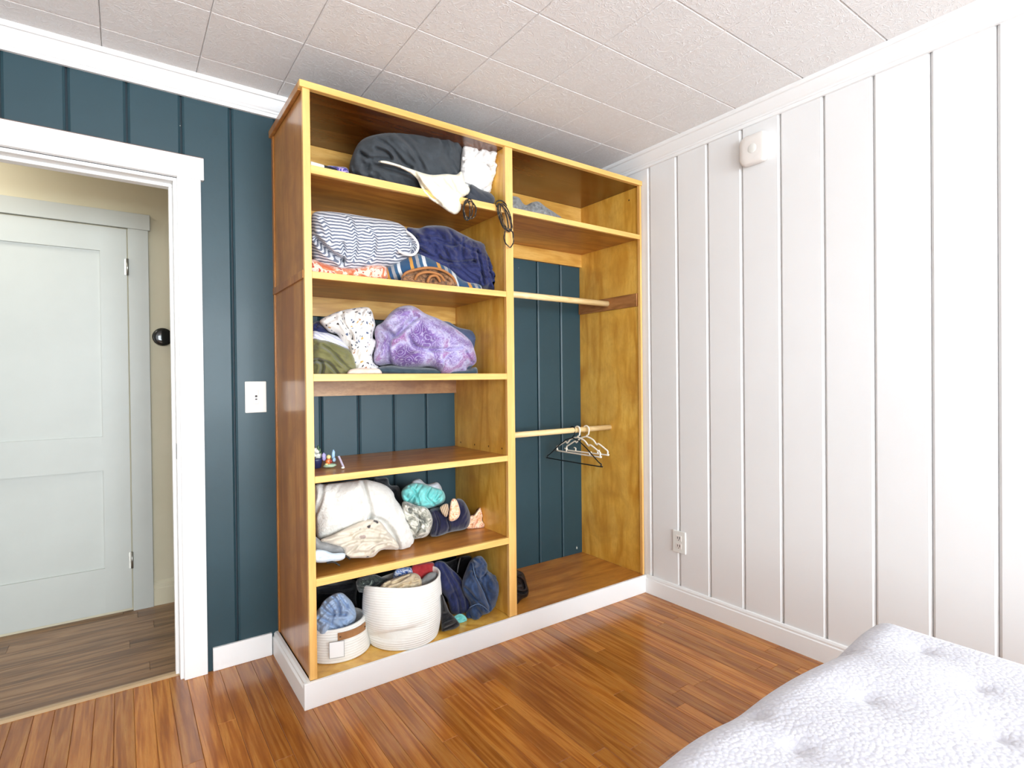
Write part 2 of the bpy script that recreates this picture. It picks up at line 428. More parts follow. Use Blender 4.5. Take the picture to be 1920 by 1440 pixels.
# hall floor
hfloor = box('floor_hall', -2.2, 1.2, 0.06, HY+0.1, -0.06, -0.012, 'subfloor')
tag(hfloor, 'matte brown plank floor of the hallway beyond the door', 'floor', kind='structure')
y = 0.06; k = 0
while y < HY - 0.003:
    y1 = min(y + 0.0905, HY); x = -2.2 + rs.uniform(-0.5, 0.3)
    while x < 1.2:
        x1 = x + rs.uniform(0.6, 1.2)
        if x1 > -2.0: plank_mesh('hall_plank', max(x, -2.2), min(x1, 1.2), y, y1, -0.012, 0.002, 'hall_plank', hfloor)
        x = x1
    y = y1

# ceiling tiles
ceil = box('ceiling', LX-0.1, WX+0.1, BY-0.1, 0.1, CEIL+0.012, CEIL+0.08, 'grout')
tag(ceil, 'ceiling of square embossed off white tiles', 'ceiling', kind='structure')
def tile_mesh(x0, x1, y0, y1):
    g = 0.0006; c = 0.0035; zt = CEIL+0.012; zb = CEIL
    x0 += g; x1 -= g; y0 += g; y1 -= g
    V = [(x0, y0, zt), (x1, y0, zt), (x1, y1, zt), (x0, y1, zt), (x0, y0, zb+c), (x1, y0, zb+c), (x1, y1, zb+c), (x0, y1, zb+c),
         (x0+c, y0+c, zb), (x1-c, y0+c, zb), (x1-c, y1-c, zb), (x0+c, y1-c, zb)]
    F = [(0, 1, 2, 3), (0, 4, 5, 1), (1, 5, 6, 2), (2, 6, 7, 3), (3, 7, 4, 0), (4, 8, 9, 5), (5, 9, 10, 6), (6, 10, 11, 7), (7, 11, 8, 4), (8, 11, 10, 9)]
    return obj('ceiling_tile', V, F, 'ceiling_tile', ceil)
tx, ty = 0.2938, 0.2980
for i in range(-4, 9):
    for j in range(-1, 21):
        x0, x1 = -0.2765 + tx*i, -0.2765 + tx*(i+1); y1, y0 = -0.1882 - ty*j, -0.1882 - ty*(j+1)
        x0, x1, y0, y1 = max(x0, LX), min(x1, WX), max(y0, BY), min(y1, 0.0)
        if x1-x0 > 0.01 and y1-y0 > 0.01: tile_mesh(x0, x1, y0, y1)

# boarded walls
def board_x(name, x0, x1, z0, z1, parent, mat, ch=0.0075, t=0.014, g=0.0035):
    """vertical board on the back wall (faces -y)"""
    extrude(name, [(x0+g, 0.0+t), (x1-g, 0.0+t), (x1-g, ch*0.6), (x1-g-ch, 0.0), (x0+g+ch, 0.0), (x0+g, ch*0.6)], 2, z0, z1, mat, parent)
wall_back = empty('wall_back', (0, 0.07, 0), 'teal painted vertical board wall with the doorway', 'wall', kind='structure')
box('wall_core', LX-0.1, DX0-0.02, 0.014, WT, 0, CEIL+0.01, 'teal_gap', wall_back)
box('wall_core', DX1+0.02, WX+0.1, 0.014, WT, 0, CEIL+0.01, 'teal_gap', wall_back)
box('wall_core', DX0-0.02, DX1+0.02, 0.014, WT, DZ+0.02, CEIL+0.01, 'teal_gap', wall_back)
gx = [0.492-0.1745*k for k in range(11, 0, -1)] + [0.492, 0.666, 0.841, 1.015, 1.19, 1.372, 1.552, 1.733, 1.908, WX+0.003]
for a, b in zip(gx[:-1], gx[1:]):
    a = max(a, LX)
    if b - a < 0.02: continue
    zlo = 1.98 if (a > -0.93 and b < 0.0) else 0.0
    board_x('board', a, b, zlo, CEIL, wall_back, 'teal_paint')
wall_right = empty('wall_right', (WX+0.05, -2, 0), 'white painted vertical board wall', 'wall', kind='structure')
box('wall_core', WX+0.014, WX+0.12, BY-0.1, 0.0, 0, CEIL+0.01, 'white_board', wall_right)
gy = [-0.5381+0.1785*k for k in range(3, -34, -1)]
for a, b in zip(gy[:-1], gy[1:]):
    y1, y0 = min(a, 0.0), max(b, BY)
    g, ch = 0.0012, 0.0085
    extrude('board', [(WX+0.014, y0+g), (WX+0.014, y1-g), (WX+ch, y1-g), (WX, y1-g-ch), (WX, y0+g+ch), (WX+ch, y0+g)], 2, 0, CEIL, 'white_board', wall_right)
# remaining walls, with window openings
def wall_with_hole(name, label, axis, pos0, pos1, a0, a1, holes):
    w = empty(name, (pos0, (a0+a1)/2, 0) if axis == 0 else ((a0+a1)/2, pos0, 0), label, 'wall', kind='structure')
    cuts = sorted(holes); cur = a0; segs = []
    for (h0, h1, z0, z1) in cuts:
        segs.append((cur, h0, 0, CEIL)); segs.append((h0, h1, 0, z0)); segs.append((h0, h1, z1, CEIL)); cur = h1
    segs.append((cur, a1, 0, CEIL))
    for s0, s1, z0, z1 in segs:
        if axis == 0: box('wall_section', pos0, pos1, s0, s1, z0, z1, 'plain_wall', w)
        else: box('wall_section', s0, s1, pos0, pos1, z0, z1, 'plain_wall', w)
    return w
WIN_B = [(-1.15, 0.15, 0.65, 2.25), (0.35, 1.75, 0.65, 2.25)]
WIN_L = [(-5.2, -4.0, 0.70, 2.20)]
wall_with_hole('wall_front', 'plain white wall behind the viewpoint', 1, BY-0.1, BY, LX, WX, WIN_B)
wall_with_hole('wall_left', 'plain white wall left of the doorway', 0, LX-0.1, LX, BY-0.1, 0.0, WIN_L)
def window(i, axis, pos, h, label):
    w = empty('window_%d' % i, (pos, (h[0]+h[1])/2, h[2]) if axis == 0 else ((h[0]+h[1])/2, pos, h[2]), label, 'window', kind='structure')
    def b(nm, a0, a1, z0, z1, t=0.05):
        if axis == 0: box(nm, pos-t, pos+0.005, a0, a1, z0, z1, 'white_trim', w)
        else: box(nm, a0, a1, pos-t, pos+0.005, z0, z1, 'white_trim', w)
    b('frame', h[0], h[0]+0.04, h[2], h[3]); b('frame', h[1]-0.04, h[1], h[2], h[3])
    b('frame', h[0]+0.04, h[1]-0.04, h[3]-0.04, h[3]); b('sill', h[0]+0.04, h[1]-0.04, h[2], h[2]+0.04)
    b('meeting_rail', h[0]+0.04, h[1]-0.04, (h[2]+h[3])/2-0.02, (h[2]+h[3])/2+0.02, 0.03)
window(1, 1, BY-0.04, WIN_B[0], 'left sash window behind the viewpoint')
window(2, 1, BY-0.04, WIN_B[1], 'right sash window behind the viewpoint')
window(3, 0, LX-0.04, WIN_L[0], 'unseen sash window added in the left wall as fill')

# crown mouldings
cz = CEIL
CP = [(0, 2.283), (0.013, 2.283), (0.015, 2.290), (0.015, 2.296), (0.020, 2.298), (0.021, 2.304), (0.027, 2.309), (0.034, 2.318), (0.041, 2.328), (0.047, 2.339), (0.050, 2.343), (0.057, 2.344), (0.060, 2.348), (0.062, 2.353), (0.062, cz), (0, cz)]
t1 = extrude('trim_1', [(-p[0], p[1]) for p in CP], 0, LX, WX, 'white_trim')
tag(t1, 'white crown moulding above the teal wall', 'moulding', kind='structure')
t2 = extrude('trim_2', [(WX-p[0]*0.95, p[1]) for p in CP], 1, BY, 0.0, 'white_trim')
tag(t2, 'white crown moulding above the white board wall', 'moulding', kind='structure')

# baseboards
def base_prof(off, d, h):   # off + d*depth
    return [(off, 0), (off+d*0.014, 0), (off+d*0.014, h-0.022), (off+d*0.010, h-0.018), (off+d*0.011, h-0.010), (off+d*0.008, h-0.002), (off+d*0.004, h), (off, h)]
b1 = extrude('baseboard_right', base_prof(WX, -1, 0.097), 1, BY, -0.506, 'white_trim')
tag(b1, 'white baseboard along the white board wall', 'baseboard', kind='structure')
b2 = box('baseboard_back', 0.050, 0.272, -0.013, 0.0, 0, 0.0934, 'white_trim', None, 0.0015)
tag(b2, 'short white baseboard between the door casing and the closet', 'baseboard', kind='structure')

# doorway casing, jambs, stops, threshold
cas = empty('trim_3', (-0.45, 0, 0), 'white wooden casing and jamb around the open doorway', 'door casing', kind='structure')
box('casing_leg', -0.0495, 0.0305, -0.020, 0.0, 0, 1.960, 'white_trim', cas, 0.0015)
box('casing_leg', DX0-0.0925, DX0-0.0125, -0.020, 0.0, 0, 1.960, 'white_trim', cas, 0.0015)
box('casing_head', DX0-0.1035, 0.0415, -0.024, 0.0, 1.960, 2.046, 'white_trim', cas, 0.0015)
box('head_edge', DX0-0.1030, 0.0410, -0.023, 0.0, 2.046, 2.0485, 'brown_edge', cas)
box('jamb', DX1, DX1+0.020, -0.002, WT+0.005, 0, DZ+0.013, 'white_trim', cas, 0.001)
box('jamb', DX0-0.020, DX0, -0.002, WT+0.005, 0, DZ+0.013, 'white_trim', cas, 0.001)
box('jamb', DX0, DX1, -0.002, WT+0.005, DZ, DZ+0.013, 'white_trim', cas, 0.001)
box('stop', DX1-0.012, DX1, 0.045, 0.080, 0, DZ-0.012, 'white_trim', cas, 0.0015)
box('stop', DX0, DX0+0.012, 0.045, 0.080, 0, DZ-0.012, 'white_trim', cas, 0.0015)
box('stop', DX0, DX1, 0.045, 0.080, DZ-0.012, DZ, 'white_trim', cas, 0.0015)
st = box('strike_plate', DX1-0.0012, DX1, 0.004, 0.030, 0.862, 0.922, 'thermostat_ring', cas); st['label'] = 'dark metal strike plate on the jamb'
thr = extrude('trim_4', [(0.040, -0.011), (0.040, 0.001), (0.048, 0.007), (0.060, 0.009), (0.072, 0.007), (0.080, 0.003), (0.080, -0.011)], 0, DX0+0.001, DX1-0.001, 'threshold')
tag(thr, 'tan reducer strip across the doorway floor', 'threshold', kind='structure')

# hallway
hw = box('wall_hall', -2.2, 1.2, HY, HY+0.1, 0, CEIL, 'hall_wall'); tag(hw, 'cream hallway wall seen through the doorway', 'wall', kind='structure')
for nm, a, b in (('wall_hall_left', -2.3, -2.2), ('wall_hall_right', 1.2, 1.3)):
    tag(box(nm, a, b, WT, HY, 0, CEIL, 'hall_wall'), 'cream end wall of the hallway', 'wall', kind='structure')
tag(box('wall_hall_back', -2.2, 1.2, WT-0.001, WT+0.004, DZ+0.02, CEIL, 'hall_wall'), 'cream hallway side above the doorway', 'wall', kind='structure')
tag(box('ceiling_hall', -2.3, 1.3, WT, HY+0.1, CEIL, CEIL+0.06, 'plain_wall'), 'plain hallway ceiling', 'ceiling', kind='structure')
hb = extrude('baseboard_hall', [(HY, 0), (HY-0.016, 0), (HY-0.016, 0.088), (HY-0.012, 0.094), (HY-0.012, 0.112), (HY-0.006, 0.122), (HY, 0.128)], 0, -0.114, 1.2, 'hall_wall')
tag(hb, 'tall cream baseboard in the hallway', 'baseboard', kind='structure')
hc = empty('trim_5', (-0.6, HY, 0), 'pale casing around the closed hallway door', 'door casing', kind='structure')
box('casing_leg', -0.200, -0.113, HY-0.022, HY, 0, 1.947, 'hall_trim', hc, 0.0015)
box('casing_leg', -1.075, -0.985, HY-0.022, HY, 0, 1.947, 'hall_trim', hc, 0.0015)
box('casing_head', -1.085, -0.105, HY-0.026, HY, 1.947, 2.027, 'hall_trim', hc, 0.0015)
door = empty('door_1', (-0.59, HY, 0.018), 'closed pale two panel hallway door', 'door', kind='structure')
dx0, dx1, z0, z1 = -0.980, -0.2055, 0.018, 1.940
px0, px1 = -0.872, -0.314
yf, yb = HY-0.018, HY-0.0005
box('stile', dx0, px0, yf, yb, z0, z1, 'hall_trim', door); box('stile', px1, dx1, yf, yb, z0, z1, 'hall_trim', door)
for a, b in ((z0, 0.240), (0.729, 0.897), (1.821, z1)): box('rail', px0, px1, yf, yb, a, b, 'hall_trim', door)
for a, b in ((0.240, 0.729), (0.897, 1.821)):
    box('panel', px0-0.002, px1+0.002, HY-0.005, yb, a-0.002, b+0.002, 'hall_trim', door)
for zc, c in ((1.750, 'hall_trim'), (0.262, 'hall_trim')):
    h = lathe('hinge', [(0.0055, 0), (0.0055, 0.082)], (-0.2028, yf-0.008, zc-0.041), 'steel', door, 12); h['label'] = 'steel hinge barrel'
    box('hinge_leaf', -0.2155, -0.2035, yf-0.0035, yf-0.0005, zc-0.040, zc+0.040, 'steel', door)
th = empty('thermostat', (-0.056, HY, 1.402), 'round black thermostat on the cream hallway wall', 'thermostat')
def disc_y(name, prof, cx, cy, cz, mat, parent, seg=32):
    V = []; F = []
    for r, d in prof:
        for k in range(seg):
            a = 2*math.pi*k/seg; V.append((cx+r*math.cos(a), cy-d, cz+r*math.sin(a)))
    for i in range(len(prof)-1):
        for k in range(seg):
            k2 = (k+1) % seg; F.append([i*seg+k, i*seg+k2, (i+1)*seg+k2, (i+1)*seg+k])
    F.append(list(range(seg))); F.append([(len(prof)-1)*seg+k for k in range(seg)][::-1])
    return obj(name, V, F, mat, parent, smooth=True, origin=(cx, cy, cz), recalc=True)
disc_y('ring', [(0.036, 0), (0.045, 0.004), (0.047, 0.016), (0.045, 0.024), (0.042, 0.026)], -0.056, HY, 1.402, 'thermostat_ring', th)
disc_y('face', [(0.042, 0.0245), (0.040, 0.0275), (0.030, 0.0300), (0.012, 0.0310), (0.001, 0.0312)], -0.056, HY, 1.402, 'thermostat_glass', th)
hl = empty('added_ceiling_lamp', (-0.75, 0.50, CEIL), 'unseen round flush lamp added to the hallway ceiling', 'lamp')  # unseen lamp body added to go with the hallway fill light
lathe('lamp_base', [(0.16, -0.012), (0.16, 0.0)], (-0.75, 0.50, CEIL), 'white_plastic', hl)

# ------------------------------------------------------------------ built-in closet
FY = -0.4906; XL, XL2, M1, M2, XR2, XR = 0.2983, 0.3243, 1.1697, 1.2108, 2.0549, 2.068
ZB, ZU, ZT = 0.0925, 2.200, 2.2246
clo = empty('built_in_closet', (1.18, -0.245, 0), 'tall open honey coloured wooden closet with shelves and hanging bay', 'closet')
# panels
box('side_panel', XL+0.004, XL+0.020, FY+0.018, -0.001, ZB, 1.530, 'ply_side', clo)
box('side_panel', XL+0.004, XL+0.020, FY+0.018, -0.001, 1.530, ZU, 'ply_side', clo)
box('batten', XL-0.003, XL+0.004, FY+0.018, -0.001, 1.530, 1.559, 'ply_side', clo, 0.001)
box('corner_strip', XL-0.001, XL+0.004, -0.030, -0.001, 1.559, ZU, 'ply_side', clo, 0.001)
box('corner_strip', XL-0.001, XL+0.004, -0.022, -0.001, ZB, 1.530, 'ply_side', clo, 0.001)
box('partition', 1.1757, 1.2058, FY+0.018, -0.001, ZB, ZU, 'ply_v', clo)
box('side_panel', 2.062, XR, FY+0.018, -0.001, ZB, ZU, 'ply_v', clo)
# top
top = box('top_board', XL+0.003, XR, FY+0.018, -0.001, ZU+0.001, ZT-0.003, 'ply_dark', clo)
box('top_edge', 0.2874, XR+0.002, FY-0.006, FY+0.018, ZU, ZT, 'pine_edge_h', top, 0.0015)
box('top_edge', 0.2874, XL+0.003, FY+0.018, -0.001, ZU-0.004, ZT, 'ply_side', top, 0.0015)
# face frame
box('stile', XL, XL2, FY, FY+0.018, ZB, ZU, 'pine_edge', clo, 0.001)
box('stile', M1, M2, FY, FY+0.018, ZB, ZU, 'pine_edge', clo, 0.001)
box('stile', XR2, XR, FY, FY+0.018, ZB, ZU, 'pine_edge', clo, 0.001)
# shelves
S = [(1.9326, 1.9036), (1.554, 1.5292), (1.1869, 1.1603), (0.8189, 0.7944), (0.4502, 0.4227)]
def shelf(x0, x1, f0, f1, zt, zb):
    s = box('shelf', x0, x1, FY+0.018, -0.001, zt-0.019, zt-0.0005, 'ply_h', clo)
    box('shelf_edge', f0, f1, FY+0.001, FY+0.018, zb, zt, 'pine_edge_h', s, 0.001)
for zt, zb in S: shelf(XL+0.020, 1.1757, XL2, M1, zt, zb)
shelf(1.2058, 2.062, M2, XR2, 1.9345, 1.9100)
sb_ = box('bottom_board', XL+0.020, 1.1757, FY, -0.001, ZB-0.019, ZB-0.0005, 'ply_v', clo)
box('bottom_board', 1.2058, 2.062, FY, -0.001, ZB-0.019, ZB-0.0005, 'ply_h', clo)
# back rails
box('back_rail', XL+0.020, 1.1757, -0.020, -0.001, 1.955, ZU, 'rail', clo)
box('back_rail', 1.2058, 2.062, -0.020, -0.001, 1.965, ZU, 'rail', clo)
box('back_rail', 1.2058, 2.062, -0.020, -0.001, 1.840, 1.915, 'rail', clo)
box('back_rail', XL+0.020, 1.1757, -0.020, -0.001, 1.780, 1.9130, 'rail', clo)
box('back_rail', XL+0.020, 1.1757, -0.020, -0.001, 1.450, 1.5345, 'rail', clo)
box('back_rail', XL+0.020, 1.1757, -0.020, -0.001, 1.094, 1.1675, 'rail_red', clo)
# hanging bay
box('ledger', 2.050, 2.062, -0.467, -0.004, 1.552, 1.622, 'ledger', clo, 0.001)
def rod(z, x1, r):
    V = []; F = []; seg = 20
    for xx in (1.2058, x1):
        for k in range(seg):
            a = 2*math.pi*k/seg; V.append((xx, -0.247+r*math.cos(a), z+r*math.sin(a)))
    for k in range(seg): F.append([k, (k+1) % seg, seg+(k+1) % seg, seg+k])
    F += [list(range(seg))[::-1], list(range(seg, 2*seg))]
    o = obj('hanging_rod', V, F, 'dowel', clo, smooth=False)
    o.data.polygons.foreach_set('use_smooth', [len(p.vertices) == 4 for p in o.data.polygons])
    return o
rod(1.590, 2.050, 0.0165); rod(0.878, 2.062, 0.0150)
# nail holes in the partition and right panel
for hx, hy, hz in ((1.1757, -0.061, 0.841), (1.1757, -0.196, 0.841), (1.1757, -0.322, 0.845), (1.1757, -0.434, 0.845)):
    disc = box('nail_hole', hx-0.0006, hx+0.001, hy-0.003, hy+0.003, hz-0.004, hz+0.004, 'nail_hole', clo, 0.0005)
box('nail_hole', 2.0614, 2.0624, -0.412, -0.405, 2.140, 2.148, 'nail_hole', clo)
# white plinth
box('plinth', 0.2745, WX-0.0005, -0.5051, FY-0.001, 0, ZB, 'white_trim', clo, 0.0012)
extrude('plinth_side', [(XL, 0), (0.2755, 0), (0.2755, 0.070), (0.281, 0.078), (0.281, 0.086), (0.288, ZB), (XL, ZB)], 1, FY-0.0005, -0.001, 'white_trim', clo)

# ------------------------------------------------------------------ small fittings on walls
sw = empty('light_switch', (0.2225, 0, 1.0975), 'white light switch plate on the teal wall beside the closet', 'switch')
box('plate', 0.181, 0.264, -0.007, 0.0, 1.032, 1.163, 'white_plastic', sw, 0.003, 2)
box('rocker', 0.212, 0.233, -0.0095, -0.0065, 1.068, 1.127, 'warm_plastic', sw, 0.002, 2)
box('slider', 0.219, 0.227, -0.0125, -0.0090, 1.097, 1.105, 'slot_dark', sw, 0.001)
box('slider_dot', 0.219, 0.227, -0.0115, -0.0090, 1.086, 1.091, 'slot_dark', sw, 0.001)
ou = empty('outlet', (WX, -0.719, 0.322), 'white duplex outlet on the white board wall near the closet', 'outlet')
box('plate', WX-0.007, WX+0.001, -0.758, -0.680, 0.266, 0.378, 'white_plastic', ou, 0.003, 2)
for zc in (0.342, 0.302):
    r_ = box('receptacle', WX-0.0085, WX-0.0065, -0.736, -0.702, zc-0.014, zc+0.014, 'warm_plastic', ou, 0.001)
    box('slot', WX-0.0092, WX-0.0080, -0.714, -0.711, zc-0.004, zc+0.007, 'slot_dark', r_)
    box('slot', WX-0.0092, WX-0.0080, -0.727, -0.723, zc-0.005, zc+0.008, 'slot_dark', r_)
    box('ground_hole', WX-0.0092, WX-0.0080, -0.721, -0.717, zc-0.012, zc-0.008, 'slot_dark', r_)
det = empty('smoke_detector', (WX, -1.150, 2.165), 'square white smoke detector with round centre high on the white wall', 'smoke detector')
def rounded_square_x(name, cx, cy, cz, prof, rc, mat, parent, seg=8):
    V = []; F = []; N = seg*4
    for half, d in prof:
        for q in range(4):
            for k in range(seg):
                a = math.pi/2*q + math.pi/2*k/(seg-1); r = min(rc, half*0.9)
                sx = 1 if q in (0, 3) else -1; sy = 1 if q in (0, 1) else -1
                V.append((cx-d, cy+sx*(half-r)+r*math.cos(a), cz+sy*(half-r)+r*math.sin(a)))
    for i in range(len(prof)-1):
        for k in range(N):
            k2 = (k+1) % N; F.append([i*N+k, i*N+k2, (i+1)*N+k2, (i+1)*N+k])
    F.append(list(range(N))); F.append([(len(prof)-1)*N+k for k in range(N)][::-1])
    return obj(name, V, F, mat, parent, smooth=True, origin=(cx, cy, cz), recalc=True)
rounded_square_x('housing', WX, -1.150, 2.165, [(0.058, 0), (0.063, 0.006), (0.066, 0.022), (0.064, 0.033), (0.058, 0.038), (0.040, 0.040)], 0.030, 'warm_plastic', det)
V = []; F = []; seg = 28
for r, d in ((0.020, 0.039), (0.020, 0.0405), (0.019, 0.0410), (0.002, 0.0412)):
    for k in range(seg):
        a = 2*math.pi*k/seg; V.append((WX-d, -1.150+r*math.cos(a), 2.165+r*math.sin(a)))
for i in range(3):
    for k in range(seg): F.append([i*seg+k, i*seg+(k+1) % seg, (i+1)*seg+(k+1) % seg, (i+1)*seg+k])
obj('test_button', V, F, 'white_plastic', det, smooth=True, recalc=True)
# chipped paint on the teal boards
for (cx, cz, s, mt) in ((2.020, 0.125, 0.012, 'toy_white'), (1.600, 1.790, 0.003, 'toy_white'), (-0.035, 2.165, 0.003, 'toy_white')):
    V = []; F = []; q = random.Random(int(cx*1000))
    for k in range(14):
        a = 2*math.pi*k/14; r = s*(1.0 if k % 2 else 0.35)*q.uniform(0.6, 1.2); V.append((cx+r*math.cos(a)*0.7, -0.0006, cz+r*math.sin(a)))
    V.append((cx, -0.0010, cz))
    for k in range(14): F.append([k, (k+1) % 14, 14])
    obj('paint_chip', V, F, mt, wall_back)

# ------------------------------------------------------------------ cloth
def in_poly(P, poly):
    x, y = P[:, 0], P[:, 1]; ins = np.zeros(len(P), bool); n = len(poly); j = n-1
    for i in range(n):
        xi, yi = poly[i]; xj, yj = poly[j]
        c = ((yi > y) != (yj > y)) & (x < (xj-xi)*(y-yi)/((yj-yi) if yj != yi else 1e-12)+xi)
        ins ^= c; j = i
    return ins
def seg_dist(P, A, B):
    d = B-A; L = (d**2).sum(1); L[L == 0] = 1e-12
    best = np.full(len(P), 9.0)
    for a, dd, l in zip(A, d, L):
        t = np.clip(((P-a)@dd)/l, 0, 1); q = a+t[:, None]*dd
        best = np.minimum(best, np.hypot(*(P-q).T))
    return best
def fold_field(P, freq, ang, seed):
    out = np.zeros(len(P)); ca, sa = math.cos(math.radians(ang)), math.sin(math.radians(ang))
    for i, (x, y) in enumerate(P):
        u = (x*ca + y*sa)*0.45; v = -x*sa + y*ca
        q = Vector((u*freq, v*freq, seed)); w = noise.noise_vector(q*0.7)
        q = q + w*1.1
        a = 2*abs(noise.noise(q))-0.55; b = 2*abs(noise.noise(q*2.2+Vector((3, 1, 5))))-0.55
        d = 2*abs(noise.noise(q*4.6+Vector((7, 2, 1))))-0.5
        c = noise.noise(Vector((x*freq*0.45, y*freq*0.45, seed+9)))
        out[i] = 0.95*a + 0.50*b + 0.18*d + 0.6*c
    return out
CLOTHS = {}
def cloth(e, seed):
    poly0 = spline([(p[0], p[1], 0) for p in e['out']], 6, True)
    poly = np.array([(p[0], p[1]) for p in poly0])
    size = (poly.max(0)-poly.min(0)); A = max(size); h = max(0.0028, min(0.0068, A/62))
    seg = np.hypot(*np.diff(np.vstack([poly, poly[:1]]), axis=0).T); tot = seg.sum(); N = max(24, int(tot/h))
    cum = np.concatenate([[0], np.cumsum(seg)]); closed = np.vstack([poly, poly[:1]])
    ts = np.linspace(0, tot, N, endpoint=False)
    B = np.stack([np.interp(ts, cum, closed[:, k]) for k in (0, 1)], 1)
    lo, hi = B.min(0), B.max(0)
    xs = np.arange(lo[0], hi[0], h); ys = np.arange(lo[1], hi[1], h*0.866)
    G = np.array([(a+(0.5*h if r % 2 else 0), b) for r, b in enumerate(ys) for a in xs])
    G = G[in_poly(G, B)]
    An, Bn = B, np.roll(B, -1, 0)
    G = G[seg_dist(G, An, Bn) > 0.45*h]
    pts = [Vector(p) for p in np.vstack([B, G])]
    ed = [(i, (i+1) % N) for i in range(N)]
    r = geometry.delaunay_2d_cdt(pts, ed, [list(range(N))], 1, 1e-6)
    P = np.array([(p[0], p[1]) for p in r[0]]); F = [list(f) for f in r[2]]
    d = seg_dist(P, An, Bn); bnd = d < 1e-5
    R = e.get('R', 0.05); t = np.clip(d/R, 0, 1); prof = np.sqrt(1-(1-t)**2.3)
    seed = seed*7.31
    ff = fold_field(P, e.get('freq', 12), e.get('ang', 0), seed)
    wgt = np.clip(d/0.018, 0, 1)
    amp = e.get('amp', 0.006)*1.9
    hgt = amp*ff*wgt
    for pl, wd, dp in e.get('creases', []):
        wd *= 0.8; dp *= 1.5
        q = np.array(pl)
        q = np.array([(p[0], p[1]) for p in spline([(a, b, 0) for a, b in pl], 6)])
        dd = seg_dist(P, q[:-1], q[1:])
        hgt -= dp*np.exp(-(dd/wd)**2)*np.clip(wgt+0.2, 0, 1)
        hgt += 0.30*dp*np.exp(-((dd-2.0*wd)/(1.1*wd))**2)*wgt
    D = np.array(e['dir']); base = np.stack([P[:, 0], np.full(len(P), e['y']), P[:, 1]], 1)
    front = base + D*(e['tf']*prof + hgt)[:, None]
    back = base - D*(e['tb']*prof)[:, None]
    n = len(P); mp = np.arange(n); idx = np.where(~bnd)[0]; mp2 = mp.copy(); mp2[idx] = n+np.arange(len(idx))
    V = np.vstack([front, back[idx]])
    if e.get('z') is not None: V[:, 2] = np.maximum(V[:, 2], e['z']+0.0008)
    if 'xmin' in e: V[:, 0] = np.clip(V[:, 0], e['xmin'], e['xmax'])
    V[:, 1] = np.minimum(V[:, 1], -0.022)
    FF = []
    for f in F:
        a, b, c = f
        # front faces must point to -y
        ax, ay = P[b]-P[a]; bx, by = P[c]-P[a]
        if ax*by-ay*bx < 0: a, b, c = a, c, b
        FF.append((a, b, c)); FF.append((mp2[a], mp2[c], mp2[b]))
    uvv = np.stack([P[:, 0]+hgt*0.3, P[:, 1]+hgt*0.45-0.25*(P[:, 0]-P[:, 0].mean())**2], 1)
    uv = np.vstack([uvv, uvv[idx]])
    par = CLOTHS.get(e.get('parent'))
    o = obj(e['name'], V, FF, e['mat'], par, smooth=True, uv=uv)
    if par: o['label'] = e['label']
    else: tag(o, e['label'], e['cat'])
    CLOTHS.setdefault(e['name'], o); CLOTHS.setdefault(e['mat'], o)
    return o
